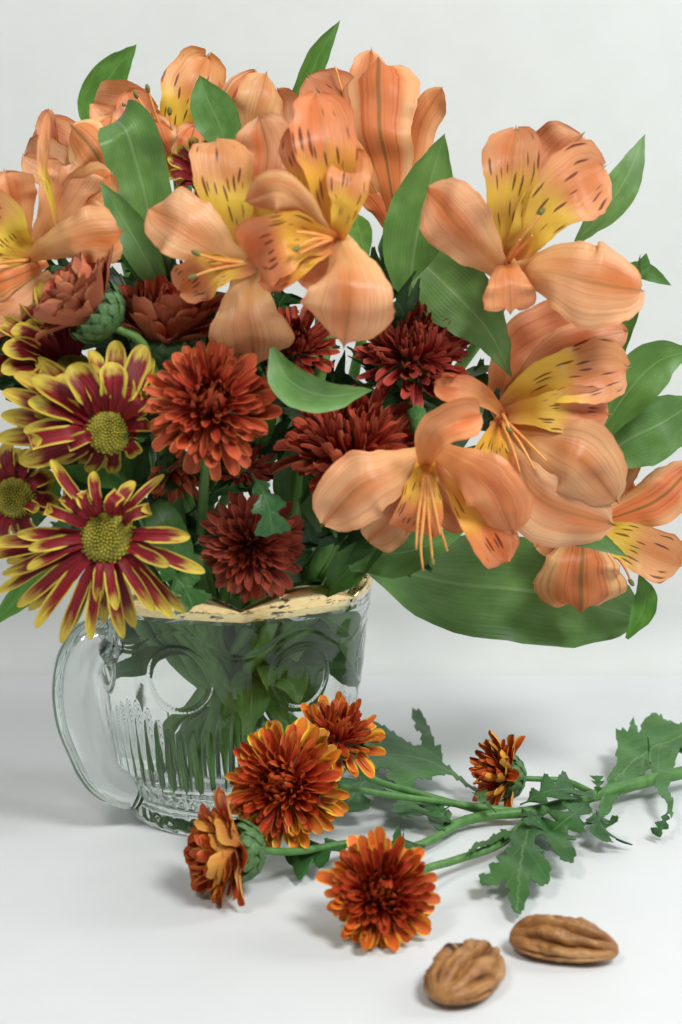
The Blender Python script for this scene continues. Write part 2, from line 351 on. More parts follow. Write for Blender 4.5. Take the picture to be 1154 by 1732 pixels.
# ================================================================= GLASS MUG
NS = 7; AZ0 = R(33)                      # scallops and medallions: azimuth from the front, positive to the right
OUT = [(0,3.62),(.06,3.72),(.22,3.78),(.42,3.74),(.62,3.66),(.85,3.66),(1.15,3.95),(1.6,4.18),(2.3,4.34),(3.2,4.47),(4.4,4.60),(5.6,4.72),(6.8,4.84),(7.8,4.99),(8.1,5.05),(8.35,5.10)]
def outr(z): return interp(OUT, z)
def rim_z(az): return 8.33 + .69*abs(math.cos(NS*(az-AZ0)/2))**.8
WATER = 7.85
def mug_body():
    cols = 63*9; rows = []                # (kind, param)
    zs = [0, .03, .08, .15, .25, .35, .45, .55, .65, .75, .85] + [.95 + .055*i for i in range(int((7.85-.95)/.055))]
    vs = []; uvs = []; F = []; mi = []
    def surf(az, z):
        r = outr(z)
        if z < .8:                        # moulded foot: a faint crystal pattern
            r += .035*math.sin(28*az + 18*z)*math.sin(14*az - 9*z)
        # flutes in the lower half, pointed at the top
        ft = .5 + .5*math.cos(63*(az-AZ0)); top = 4.15 + .42*math.cos(NS*(az-AZ0)+math.pi) + .35*ft
        if .95 < z < top:
            e = min(1, (z-.95)/.25)*min(1, (top-z)/.8); r += .095*e*(abs(math.cos(63*(az-AZ0)/2))**.7 - .4)
        # medallions
        k = round((az-AZ0)/(2*math.pi/NS)); da = az - AZ0 - k*2*math.pi/NS
        dx, dz = da*r, z-5.9; q = math.hypot(dx, dz)
        if q < 1.32:
            th = math.atan2(dz, dx)
            if q > 1.0:
                bead = .45 + .55*abs(math.cos(th*26)); r += .05*bead*math.sin(math.pi*min(1, max(0, (q-1.02)/.2)))
            if q < 1.04: r += .012 + .05*(1-(q/1.04)**2)
        # swag between the medallions up to the rim
        sw = 7.15 + .45*math.cos(NS*(az-AZ0)); r += .03*math.exp(-((z-sw)/.09)**2)
        r += .05*math.exp(-((z-8.12)/.10)**2)
        return r
    grid = []
    def ringf(fn, m):
        o = len(vs)
        for j in range(cols):
            az = 2*math.pi*j/cols; r, z = fn(az); vs.append((math.sin(az)*r, -math.cos(az)*r, z)); uvs.append((0, .5))
        grid.append((o, m))
    ringf(lambda az: (.02, .12), 0); ringf(lambda az: (3.0, .12), 0); ringf(lambda az: (3.3, .02), 0)
    for z in zs: ringf(lambda az: (surf(az, z), z), 0)
    for t in (.0, .25, .5, .75, .92, 1.0):
        ringf(lambda az: (surf(az, 7.9) + .13*t - (.06 if t == 1 else 0), 7.9 + (rim_z(az)-7.9)*t), 0)
    TH = .30
    for t in (1.0, .92, .7, .4, .0):
        ringf(lambda az: (outr(7.9) + .10*t - TH + (.06 if t == 1 else 0), 7.9 + (rim_z(az)-7.9)*t), 0)
    for z in (WATER,): ringf(lambda az: (outr(z)-TH-.02, z), 0)
    zi = WATER
    for z in (7.3, 6.6, 5.8, 5, 4.2, 3.4, 2.6, 1.9, 1.5): ringf(lambda az: (outr(z)-TH-.05, z), 1)
    ringf(lambda az: (outr(1.2)-.55, 1.1), 1); ringf(lambda az: (2.6, .95), 1); ringf(lambda az: (.02, .9), 1)
    for a in range(len(grid)-1):
        o, p = grid[a][0], grid[a+1][0]
        for j in range(cols):
            k = (j+1) % cols; F.append((o+j, o+k, p+k, p+j)); mi.append(grid[a+1][1])
    g = G(); g.add(vs, F, uvs, mi); return g.mesh('body', ['glass', 'glass_wet'])
mug = thing('glass_mug', 'clear pressed glass mug with gold rim and curved handle holding the bouquet', 'mug', (0, 0, 0))
link('body', mug_body(), mug)
def gold_rim():
    cols = 63*5; g = G(); rows = []
    spec = [('o', .55), ('o', .75), ('o', .95), ('t', 1), ('i', 1), ('i', .85), ('i', .5), ('i', .1)]
    vs = []; F = []
    for s, t in spec:
        for j in range(cols):
            az = 2*math.pi*j/cols; rz = rim_z(az); z = 7.9+(rz-7.9)*t if s != 'o' else max(8.30, 7.9) + (rz-8.30)*((t-.55)/.45)
            tt = (z-7.9)/(rz-7.9)
            if s == 'o': r = outr(7.9)+.13*tt+.03
            elif s == 't': r = outr(7.9)-.09; z = rz+.025
            else: r = outr(7.9)+.10*t-.315
            vs.append((math.sin(az)*r, -math.cos(az)*r, z))
    for i in range(len(spec)-1):
        for j in range(cols):
            k = (j+1) % cols; F.append((i*cols+j, i*cols+k, (i+1)*cols+k, (i+1)*cols+j))
    g.add(vs, F); return g.mesh('gold_rim', ['gold_worn'])
link('gold_rim', gold_rim(), mug)
def handle():
    az = R(-57); d = Vector((math.sin(az), -math.cos(az), 0)); side = Vector((math.cos(az), math.sin(az), 0))
    rz = [(4.62, 6.5), (4.85, 6.82), (5.2, 6.95), (5.65, 6.75), (6.0, 6.15), (6.15, 5.25), (6.05, 4.2), (5.7, 3.1), (5.3, 2.1), (4.55, 1.4), (3.95, 1.1)]
    pts = [d*r + Vector((0, 0, z)) for r, z in rz]; n = 70; S = catmull(pts, n); g = G(); vs = []; F = []; seg = 24
    for i, p in enumerate(S):
        T = (S[min(i+1, n)] - S[max(i-1, 0)]).normalized(); B = side; A = T.cross(B).normalized(); u = i/n
        ra = interp([(0,.55),(.12,.62),(.3,.70),(.6,.72),(.85,.62),(1,.5)], u); rb = interp([(0,.62),(.1,.66),(.3,.72),(.6,.76),(.85,.70),(1,.55)], u)
        for j in range(seg):
            a = 2*math.pi*j/seg; ca, sa = math.cos(a), math.sin(a); f = 1/(abs(ca)**2.15+abs(sa)**2.15)**(1/2.15)
            vs.append(p + A*ca*f*ra*1.12 + B*sa*f*rb*1.12)
    for i in range(n):
        for j in range(seg): F.append((i*seg+j, i*seg+(j+1) % seg, (i+1)*seg+(j+1) % seg, (i+1)*seg+j))
    vs += [S[0], S[-1]]; a, b = len(vs)-2, len(vs)-1
    F += [(a, (j+1) % seg, j) for j in range(seg)] + [(b, n*seg+j, n*seg+(j+1) % seg) for j in range(seg)]
    g.add(vs, F)
    # scroll at the upper joint
    blob(g, d*4.92 + Vector((0, 0, 6.45)), .60, side, .50, seg=18, rings=12)
    me = g.mesh('handle', ['glass']); bm = bmesh.new(); bm.from_mesh(me); bmesh.ops.recalc_face_normals(bm, faces=bm.faces); bm.to_mesh(me); bm.free(); return me
link('handle', handle(), mug)
def fix_normals(o):
    bm = bmesh.new(); bm.from_mesh(o.data); bmesh.ops.recalc_face_normals(bm, faces=bm.faces); bm.to_mesh(o.data); bm.free()
fix_normals(mug.children[0])
# water: its free surface; the glass below it is wet
g = G(); vs = [(0, 0, WATER)]; F = []; rw = outr(WATER)-.32; cols = 96
for t in (.5, .9, 1.0):
    for j in range(cols):
        a = 2*math.pi*j/cols; vs.append((math.sin(a)*rw*t, -math.cos(a)*rw*t, WATER))
F += [(0, 1+j, 1+(j+1) % cols) for j in range(cols)]
for i in range(2):
    for j in range(cols): k = (j+1) % cols; F.append((1+i*cols+j, 1+(i+1)*cols+j, 1+(i+1)*cols+k, 1+i*cols+k))
g.add(vs, F); wt = link('water', g.mesh('water', ['water'])); wt['label'] = 'clear water filling the glass mug around the stems'; wt['category'] = 'water'
# ================================================================= FLOWER BUILDERS
rng = random.Random(7)
def stem_path(p0, d0, seed, rim_z0=9.3, lead=2.0):
    r = random.Random(seed*13+5); h = Vector((p0.x, p0.y, 0)); L = h.length; u = h.normalized() if L > .3 else Vector((1, 0, 0))
    rr = min(3.9, .45*L + .6); a = r.uniform(-.25, .25); u2 = Matrix.Rotation(a, 3, 'Z') @ u
    rim = u2*rr + Vector((0, 0, rim_z0 if p0.z > rim_z0+1 else max(9.0, p0.z-1)))
    bot = (Matrix.Rotation(r.uniform(-.7, .7), 3, 'Z') @ u)*(-r.uniform(1.2, 3.0)) + Vector((0, 0, r.uniform(1.2, 1.6)))
    low = rim.lerp(bot, .55); q = p0 + d0.normalized()*lead
    return [p0, q, q.lerp(rim, .6) + Vector((0, 0, .15*(q-rim).length*.3)), rim, low, bot]
def add_stem(root, base, path, r0, r1, color=None, name='stem'):
    g = G(); tube(g, path, r0, r1, seg=9, n=30); return link(name, g.mesh('stem', ['stem_green'], base), root, color)
def strap_leaf(root, base, y0, pts, hw, prof='lan', color=(1, 1, 1), roll=0., twist=0., cup=.35, cup1=None, seed=0, label=None, ruf=.03, asym=0, hint=None, fold=0):
    W = pxpts(y0, pts); mid = W[len(W)//2]; s = ppc(mid); g = G()
    blade(g, W, hw/s, prof, hint or VIEW(mid), roll, twist, cup, cup1, ruf, .035, 24, 10, seed, (0, 0), asym, fold, .012, .12)
    o = link('leaf', g.mesh('leaf', ['leaf_strap'], base), root, color)
    if label: o['label'] = label
    return o
SH = []
def lobed_keys(seed, lobes=4, depth=.55):
    r = random.Random(seed); K = [(0, .05), (.14, .06)]; x = .14
    sizes = [.55, .95, 1.0, .7, .45][:lobes]
    step = (.98-.2)/lobes
    for i, sz in enumerate(sizes):
        a = .2 + i*step
        K += [(a, sz*(1-depth)*.7), (a+step*.12, sz*.8), (a+step*.2, sz*.72), (a+step*.3, sz*1.0), (a+step*.38, sz*.9), (a+step*.5, sz*.92), (a+step*.58, sz*.75), (a+step*.75, sz*.55), (a+step*.88, sz*(1-depth)*.72)]
    K += [(1, .01)]; return K
def lobed_leaf(root, base, W, hw, color=(1, 1, 1), roll=0., cup=.3, seed=0, hint=None, twist=0., shear=.55, lobes=3, depth=.5):
    """Chrysanthemum leaf: pinnate lobes with teeth, swept forward along the blade."""
    mid = W[len(W)//2]; hint = hint or VIEW(mid); g = G(); keys = lobed_keys(seed, lobes, depth); nu, nv = 72, 8
    S = catmull(W, 160); Ltot = sum((S[i+1]-S[i]).length for i in range(160)); top = []; bot = []; uvs = []
    r = random.Random(seed); ph = r.uniform(0, 6)
    def frame(u):
        u = min(max(u, 0), 1); x = u*160; k = min(int(x), 159); p = S[k].lerp(S[k+1], x-k); T = (S[min(k+3, 160)]-S[max(k-2, 0)]).normalized()
        if u >= 1: p = S[160]
        B = T.cross(hint); B.normalize(); N = B.cross(T).normalized(); a = roll+twist*u
        return p, T, B*math.cos(a)+N*math.sin(a), N*math.cos(a)-B*math.sin(a)
    for i in range(nu+1):
        u = i/nu; wl_, wr_ = interp(keys, u)*hw, interp(keys, min(1, u*.97+.012*math.sin(ph)))*hw*(1+.15*math.sin(ph+2))
        for j in range(nv+1):
            v = -1+2*j/nv; wv = (wr_ if v > 0 else wl_)*abs(v)
            uu = u*.82 + shear*wv/Ltot; ex = max(0, uu-1)*Ltot
            p, T, B, N = frame(uu); p = p + T*ex
            z = cup*wv*wv/hw*.9 + .07*hw*math.sin(7*u+ph+3*v)*abs(v)
            q = p + B*(wv if v > 0 else -wv) + N*z; d = .03*(1-v*v)
            top.append(q+N*d/2); bot.append(q-N*d/2); uvs.append((u, v*.5+.5))
    m = nv+1; F = [(i*m+j, (i+1)*m+j, (i+1)*m+j+1, i*m+j+1) for i in range(nu) for j in range(nv)]
    g.add(top, [f[::-1] for f in F], uvs); g.add(bot, F, uvs)
    return link('leaf', g.mesh('leaf', ['leaf_lobed'], base), root, color)
def outline_leaf(root, base, outline, midrib, hfun, color, bulge=.25, thick=.03):
    """A lobed leaf cut to its own outline and laid over the table: outline and midrib are points on the table."""
    ar = sum(p[0]*q[1]-q[0]*p[1] for p, q in zip(outline, outline[1:]+outline[:1])); sg = 1 if ar > 0 else -1; pts = []
    for i, p in enumerate(outline):                       # saw teeth between the traced points
        q = outline[(i+1) % len(outline)]; dx, dy = q[0]-p[0], q[1]-p[1]; L = math.hypot(dx, dy); pts.append(p)
        k = int(L//14)
        for t in range(k):
            f0, f1 = (t+.62)/(k+.3), (t+.72)/(k+.3); h = 2.6+1.2*math.sin(i*3.7+t)
            if f1 < .97: pts += [(p[0]+dx*f0+sg*dy/L*h, p[1]+dy*f0-sg*dx/L*h), (p[0]+dx*f1-sg*dy/L*.6, p[1]+dy*f1+sg*dx/L*.6)]
    outline = pts
    bm = bmesh.new(); vs = [bm.verts.new(PT(*p, 0)) for p in outline]; n = len(vs)
    es = [bm.edges.new((vs[i], vs[(i+1) % n])) for i in range(n)]
    bmesh.ops.triangle_fill(bm, use_beauty=True, edges=es)
    for _ in range(3):
        bmesh.ops.subdivide_edges(bm, edges=[e for e in bm.edges if e.calc_length() > .22], cuts=1, use_grid_fill=False)
        bmesh.ops.triangulate(bm, faces=[f for f in bm.faces if len(f.verts) > 3])
    A = [PT(*p, 0) for p in midrib]; S = catmull(A, 40); bm.verts.ensure_lookup_table()
    wmax = 1.3; g = G(); top = []; bot = []; uvs = []
    for v in bm.verts:
        ds = [(v.co-s).length for s in S]; k = min(range(len(S)), key=lambda i: ds[i])
        T = S[min(k+1, 40)]-S[max(k-1, 0)]; sg = 1 if T.cross(v.co-S[k]).z > 0 else -1
        u = k/40; d = ds[k]; z = hfun(u, d*sg) + .05*math.sin(4*v.co.x+2*v.co.y)
        q = v.co + Vector((0, 0, max(.04, z))); top.append(q+Vector((0, 0, thick/2))); bot.append(q-Vector((0, 0, thick/2))); uvs.append((u, .5+.5*sg*min(1, d/wmax)))
    F = []
    for f in bm.faces:
        t = [v.index for v in f.verts]
        if f.normal.z < 0: t.reverse()
        F.append(tuple(t))
    bm.free(); g.add(top, F, uvs); g.add(bot, [f[::-1] for f in F], uvs)
    return link('leaf', g.mesh('leaf', ['leaf_lobed'], base), root, color)
def keep_inside(g):
    """leaves under the rim stay within the glass"""
    for i, v in enumerate(g.v):
        x, y, z = v
        if z < 9.3:
            rm = outr(max(1.0, min(z, 8.3))) - .55; q = math.hypot(x, y)
            if q > rm*.8: rn = rm*(1-.2*math.exp(-(q/rm-.8)/.2)); g.v[i] = (x*rn/q, y*rn/q, max(z, 1.15))
            elif z < 1.15: g.v[i] = (x, y, 1.15)
def filler(root, base, path, seed, up=3, down=3):
    r = random.Random(seed*77+3); S = catmull(path, 60)
    for k in range(up+down):
        sub = k >= up; i = r.randint(36, 46) if sub else r.randint(18, 36); p = S[i]; az = r.uniform(0, 6.28); L = r.uniform(3.2, 4.6) if sub else r.uniform(4.0, 6.0)
        d = Vector((math.cos(az)*.8, math.sin(az)*.8, r.uniform(-.75, .35) if sub else r.uniform(.45, 1.2))).normalized()
        g = G(); blade(g, [p, p + d*L*.5 + Vector((0, 0, .2)), p + d*L - Vector((0, 0, .5))], r.uniform(.55, .95), 'lan', Vector((math.cos(az)*-.5, -.5, .8)), r.uniform(-.6, .6), r.uniform(-.8, .8), .4, None, .05, .03, 14, 6, seed+k, (0, 0), 0, 0, .01, .1)
        if sub or p.z < 10: keep_inside(g)
        f = r.uniform(.75, 1.1)*(1.35 if sub else 1); link('leaf', g.mesh('leaf', ['leaf_strap'], base), root, (f, f, f*.9))  # submerged leaves tinted brighter, making up for light that the glass keeps out
# --- alstroemeria
def alstroemeria(label, y0, throat, petals, stamens=(), back=None, seed=0, leaves=(), lead=2.5, tint=(1, 1, 1)):
    th = P(throat[0], throat[1], y0); bk = P(*back) if back else th + Vector((0, 2.6, -1.2)); d0 = (bk-th).normalized()
    path = stem_path(bk, d0, seed, lead=lead); base = path[-1]
    root = thing('alstroemeria', label, 'flower', base, 'orange alstroemerias of the bouquet')
    add_stem(root, base, path, .17, .27, (.9, 1, .85))
    g = G(); tube(g, [th + d0*.9, th.lerp(bk, .6), bk, bk+d0*.35], .2, radii=[(0,.14),(.35,.30),(.7,.34),(1,.18)], seg=12, n=12)
    link('calyx', g.mesh('calyx', ['calyx_green'], base), root, (.8, 1, .7))
    for i, pt in enumerate(petals):
        kind, pts, hw = pt[0], pt[1], pt[2]; o = dict(pt[3]) if len(pt) > 3 else {}
        W = pxpts(y0, pts); mid = W[len(W)//2]; s = ppc(mid); W[0] = W[0] - (W[1]-W[0]).normalized()*.38 + d0*.25
        mats = {'o': ['tepal_outer', 'tepal_back'], 'i': ['tepal_inner', 'tepal_back'], 'b': ['tepal_back', 'tepal_inner']}[kind]
        prof = o.pop('prof', 'sp' if kind == 'i' else 'ob'); col = o.pop('color', None)
        rr = random.Random(seed*31+i); cf = rr.uniform(.90, 1.04); col = col or tuple(t*cf for t in (1, rr.uniform(.93, 1.05), rr.uniform(.9, 1.1)))
        col = tuple(a*b for a, b in zip(col, tint))
        g = G(); blade(g, W, hw/s, prof, o.pop('hint', VIEW(mid)), o.pop('roll', 0), o.pop('twist', rr.uniform(-.4, .4)), o.pop('cup', .45), o.pop('cup1', None), o.pop('ruf', .15), .018, 34, 14, seed*17+i, (0, 1), o.pop('asym', 0), o.pop('fold', rr.uniform(-.05, .22)), o.pop('wave', .045), .17, .15)
        link('petal', g.mesh('petal', mats, base), root, col)
    for i, st in enumerate(stamens):
        W = pxpts(y0, st[0]); g = G(); tube(g, W, .075, .035, seg=6, n=12)
        if len(st) > 1 and st[1]: blob(g, W[-1], .17, (W[-1]-W[-2]) + Vector((.1, 0, .05)), .085, 1, 8, 6)
        link('stamen', g.mesh('stamen', ['filament', 'anther'], base), root)
    filler(root, base, path, seed)
    for k, lf in enumerate(leaves):
        lf = dict(lf); strap_leaf(root, base, lf.pop('y'), lf.pop('pts'), lf.pop('hw'), seed=seed*7+k, **lf)
    return root
# --- chrysanthemum petals: a few shared meshes
def petal_meshes(tag, mats, hw, arcs, prof='pet', cup=.7, n=4, nu=8, nv=4):
    out = []
    for k in range(n):
        r = random.Random(hash(tag) % 1000 + k if False else sum(map(ord, tag))+k)
        a = arcs[k % len(arcs)]; pts = []
        for i in range(5):
            t = i/4; ang = a*t*t; pts.append(Vector((t*(1-.12*abs(a)*t), .03*math.sin(3*t+k)*r.uniform(-1, 1), (a*t**2)*.42)))
        g = G(); blade(g, pts, hw*r.uniform(.92, 1.08), prof, Vector((0, 0, 1)), 0, r.uniform(-.2, .2), cup*r.uniform(.8, 1.15), None, .05, .02, nu, nv, k, (0, 1))
        out.append(g.mesh('petal', mats, scale=1.0))
    return out
PM = {
 'red_in':  petal_meshes('red_in', ['mum_red', 'mum_red'], .17, [.9, 1.3, .6, 1.1], cup=1.15, n=6),
 'red_out': petal_meshes('red_out', ['mum_red', 'mum_red_back'], .155, [.25, .7, -.15, .5, .9, -.4], cup=1.0, n=6),
 'red_spk': petal_meshes('red_spk', ['mum_red', 'mum_red_back'], .085, [.15, .3, -.1, .2], prof='day', cup=.9),
 'bro_in':  petal_meshes('bro_in', ['mum_bronze', 'mum_bronze'], .17, [.9, 1.3, .6, 1.1], cup=1.15, n=6),
 'bro_out': petal_meshes('bro_out', ['mum_bronze', 'mum_bronze_back'], .17, [.25, .7, -.25, .4, .8, -.5], cup=.9, n=6),
 'daisy':   petal_meshes('daisy', ['daisy_petal', 'daisy_back'], .13, [.3, .1, -.2, .5], prof='day', cup=.7),
}
def petal_matrix(pos, direction, up, L, W=1.0, Zs=1.0):
    X = direction.normalized(); Z = (up - X*up.dot(X)).normalized(); Y = Z.cross(X)
    m = Matrix((X, Y, Z)).transposed().to_4x4(); m = m @ Matrix.Diagonal((L, L*W, L*Zs, 1)); m.translation = pos; return m
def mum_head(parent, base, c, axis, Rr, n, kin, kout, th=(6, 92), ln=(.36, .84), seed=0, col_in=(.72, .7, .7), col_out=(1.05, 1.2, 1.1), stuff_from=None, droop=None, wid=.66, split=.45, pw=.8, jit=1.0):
    """Layered ray petals by the golden angle: inner ones upright and incurved, outer ones spreading."""
    a, b, n_ = basis(axis); r = random.Random(seed); inner = G(); cnt = 0
    for i in range(n):
        t = (i+.5)/n; az = i*2.399963 + r.uniform(-.12, .12); rad = a*math.cos(az) + b*math.sin(az)
        jt = (5 + 9*t)*jit; ang = R(th[0] + (th[1]-th[0])*t**pw + r.uniform(-jt, jt)); L = Rr*(ln[0] + (ln[1]-ln[0])*t**.7)*r.uniform(.82, 1.14)
        pos = c + rad*(Rr*.24*math.sqrt(t)) - n_*(Rr*.22*t*t)
        tw = (a*r.uniform(-.16, .16) + b*r.uniform(-.16, .16))*jit; d = n_*math.cos(ang) + rad*math.sin(ang) + tw; up = n_*math.sin(ang) - rad*math.cos(ang)
        key = kin if t < split else kout; me = PM[key][r.randrange(len(PM[key]))]
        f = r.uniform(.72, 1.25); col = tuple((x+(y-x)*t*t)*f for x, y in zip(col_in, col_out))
        m = petal_matrix((pos-base)*CM, d, up, L*CM, wid*(.5+.85*t)*r.uniform(.78, 1.22), 1+jit*r.uniform(-.7, .9))
        if stuff_from is not None and t < stuff_from:      # the crowded heart, too small to pick apart
            o = len(inner.v); mm = me
            vs = [m @ v.co for v in mm.vertices]; uvl = {}
            for lp in mm.loops: uvl[lp.vertex_index] = tuple(mm.uv_layers[0].data[lp.index].uv)
            inner.add(vs, [tuple(p.vertices) for p in mm.polygons], [uvl.get(q, (0, .5)) for q in range(len(vs))], [p.material_index for p in mm.polygons])
        else:
            o = link('petal', me, parent, col); o.matrix_basis = m
    if inner.v:
        o = link('inner_petals', inner.mesh('inner_petals', [x.name for x in PM[kin][0].materials], scale=1.0), parent, col_in); o['kind'] = 'stuff'
def calyx_cup(g, c, axis, Rr, depth=.55, wid=.62):
    n = axis.normalized(); pr = [(.06, -depth), (.22, -depth*1.0), (.42, -depth*.86), (.55, -depth*.62), (wid, -depth*.3), (wid*.98, -.02), (wid*.6, .05), (.01, .08)]
    lathe(g, c, n, [(p*Rr*.92, h*Rr) for p, h in pr], 24, 0)
    a, b, _ = basis(n)
    for row, (cnt, h0, r0, h1, r1) in enumerate(((11, -depth, .30, -depth*.45, .60), (13, -depth*.8, .48, -depth*.05, wid*1.02), (13, -depth*.5, .56, depth*.2, wid*1.05))):
        for k in range(cnt):
            t = 2*math.pi*(k+.5*row)/cnt + .1*math.sin(k*5.1); rad = a*math.cos(t)+b*math.sin(t); f = 1+.08*math.sin(k*7.7+row)
            W = [c + rad*r0*Rr*.9 + n*h0*Rr, c + rad*(r0*.45+r1*.62)*Rr + n*(h0*.5+h1*.5)*Rr, c + rad*r1*Rr*f + n*h1*Rr*f]
            blade(g, W, .13*Rr, 'lan', rad, 0, 0, -.5, None, 0, .03, 5, 2, k)
def mum(label, px, py, y, axis, rpx, seed, n=200, kin='red_in', kout='red_out', leaves=0, lead=1.6, group='bronze red chrysanthemums of the bouquet', **kw):
    c = P(px, py, y); Rr = rpx/ppc(c); n_ = Vector(axis).normalized()
    p0 = c - n_*Rr*.5; path = stem_path(p0, -n_, seed, lead=lead); base = path[-1]
    root = thing('chrysanthemum', label, 'flower', base, group)
    add_stem(root, base, path, .15, .22)
    g = G(); calyx_cup(g, c - n_*Rr*.1, n_, Rr); link('calyx', g.mesh('calyx', ['calyx_green'], base), root)
    mum_head(root, base, c, n_, Rr, n, kin, kout, seed=seed, **kw)
    stem_leaves(root, base, path, leaves, seed)
    return root
def stem_leaves(root, base, path, count, seed):
    r = random.Random(seed*3+1); S = catmull(path[:4], 30)
    for k in range(count):
        i = r.randint(9, 26); p = S[i]; az = r.uniform(0, 6.28); d = Vector((math.cos(az), math.sin(az)*.7-.35, r.uniform(-.1, .7))).normalized(); L = r.uniform(2.4, 3.8)
        lobed_leaf(root, base, [p, p+d*L*.5+Vector((0, 0, .25)), p+d*L-Vector((0, 0, .35))], L*.33, (.8, .85, .8), r.uniform(-.5, .5), .2, seed*5+k, Vector((0, -.45, .9)))
# --- two-colour daisies
def daisy(label, px, py, y, axis, disc_px, tips, seed, leaves=0, lead=1.5, dz=-.35):
    """tips: (x, y, depth, half width px, curl)"""
    c = P(px, py, y); s = ppc(c); n_ = Vector(axis).normalized(); rd = disc_px/s
    path = stem_path(c - n_*.9, -n_, seed, lead=lead); base = path[-1]
    root = thing('daisy_chrysanthemum', label, 'flower', base, 'yellow edged daisy chrysanthemums')
    add_stem(root, base, path, .15, .22)
    g = G(); calyx_cup(g, c - n_*.35, n_, rd*1.25, .6, .8); link('calyx', g.mesh('calyx', ['calyx_green'], base), root)
    a, b, _ = basis(n_); r = random.Random(seed)
    # disc: a dome set with tiny florets in a spiral
    g = G(); lathe(g, c - n_*.25, n_, [(rd*1.0, -.1), (rd*1.0, .12), (rd*.86, .30), (rd*.55, .42), (.01, .46)], 28)
    N = 210
    for i in range(N):
        t = math.sqrt((i+.5)/N); az = i*2.399963; rr = rd*t*1.02; h = -.25 + .47*(1-t**2.4) + .02
        p = c + (a*math.cos(az)+b*math.sin(az))*rr + n_*h; q = rd*(.055+.05*t)
        d = (n_ + (a*math.cos(az)+b*math.sin(az))*t*.7).normalized(); blob(g, p, q*1.6, d, q, 0, 5, 4)
    o = link('disc_florets', g.mesh('disc_florets', ['disc_floret'], base), root); o['kind'] = 'stuff'
    extra = []
    for tp in tips if seed in (42, 43, 44) else tips[10:20]:     # a second, lower whorl between the first petals
        q = Matrix.Rotation(r.uniform(.12, .26), 2) @ Vector((tp[0]-px, tp[1]-py)); q *= r.uniform(.80, .97)
        extra.append((px+q.x, py+q.y, tp[2]+.55, tp[3]*.95, r.uniform(0, .4)))
    for i, tp in enumerate(list(tips) + extra):
        tx, ty, td, hw = tp[:4]; curl = tp[4] if len(tp) > 4 else 0
        dirv = Vector((tx-px, ty-py)); Ld = dirv.length; dirv.normalize()
        root_p = P(px + dirv.x*disc_px*.72, py + dirv.y*disc_px*.72, y) - n_*.15
        tip = P(tx, ty, y+td); mid = root_p.lerp(tip, .55) + n_*(.22+.35*curl) ; end = tip
        W = [root_p, root_p.lerp(mid, .5) + n_*.12, mid, end]
        if curl > .5: W.append(end + n_*.35*curl - (tip-root_p).normalized()*.25)
        rr = random.Random(seed*91+i); f = rr.uniform(.85, 1.12); g = G()
        hint = (n_*.75 + VIEW(mid)*.5).normalized()
        blade(g, W, hw/s*1.0, 'day', hint, rr.uniform(-.35, .35), rr.uniform(-.3, .3), rr.uniform(.5, .95), rr.uniform(.5, 1.1), .06, .03, 14, 8, seed*41+i, (0, 1), wave=.05)
        link('petal', g.mesh('petal', ['daisy_petal', 'daisy_back'], base), root, (f, f*rr.uniform(.95, 1.05), f))
    stem_leaves(root, base, path, leaves, seed)
    return root
# ================================================================= THE BOUQUET: ALSTROEMERIAS
alstroemeria('open orange alstroemeria with yellow streaked throat, highest on the right of the bouquet', -5, (858, 438), [
  ('o', [(864,432,1.3),(905,340,1.3),(945,270,1.2),(985,228,1.0)], 64, dict(cup=.5)),
  ('i', [(856,442,.6),(858,370,-.1),(866,285,-.3),(872,214,.7)], 52, dict(cup=.35, ruf=.05)),
  ('i', [(864,442,.6),(905,378,-.1),(958,322,-.3),(1022,282,.8)], 66, dict(cup=.3, ruf=.05)),
  ('o', [(850,455,.3),(815,425,-.8),(768,372,-1.4),(722,318,-.5)], 66, dict(cup=-.7)),
  ('o', [(872,458,.3),(930,462,-1.0),(1005,478,-1.9),(1086,492,-.8)], 80, dict(cup=-.55)),
  ('o', [(858,436,.2),(861,475,-.6),(864,526,-.7)], 48, dict(cup=-.4, color=(.97,.82,.75), prof='fan')),
 ], [([(858,440,.2),(880,405,-.8),(905,375,-1.2),(916,358,-1.2)], 1), ([(862,440,.2),(890,410,-.5),(900,398,-.9)], 0), ([(858,440,.2),(872,415,-.6),(880,405,-.9)], 0), ([(864,438,.2),(885,400,-.3),(893,388,-.5)], 0)], seed=1,
 leaves=[dict(y=-2.2, pts=[(690,540),(700,430),(722,330),(752,226)], hw=62, cup=.5, color=(.95,1,.9), label='broad upright strap leaf'),
         dict(y=-3.6, pts=[(722,452,.6),(778,505,0),(828,562,-.4),(866,638,0)], hw=62, prof=[(0,.6),(.15,.95),(.3,1),(.5,.82),(.75,.42),(1,.02)], cup=.25, color=(1.15,1.12,1.2)),
         dict(y=-.5, pts=[(975,410,.5),(1025,352),(1060,300),(1092,226,.5)], hw=32, cup=.4, color=(1.1,1.1,1.2)),
         dict(y=.5, pts=[(1050,452),(1090,458),(1136,483)], hw=15, color=(.8,.9,.8)),
         dict(y=.5, pts=[(1062,470),(1085,455),(1094,428)], hw=14, color=(.7,.85,.7)),
         dict(y=-.2, pts=[(1050,612),(1055,560),(1072,505),(1084,430)], hw=19, color=(.85,1,.8), twist=.8)])
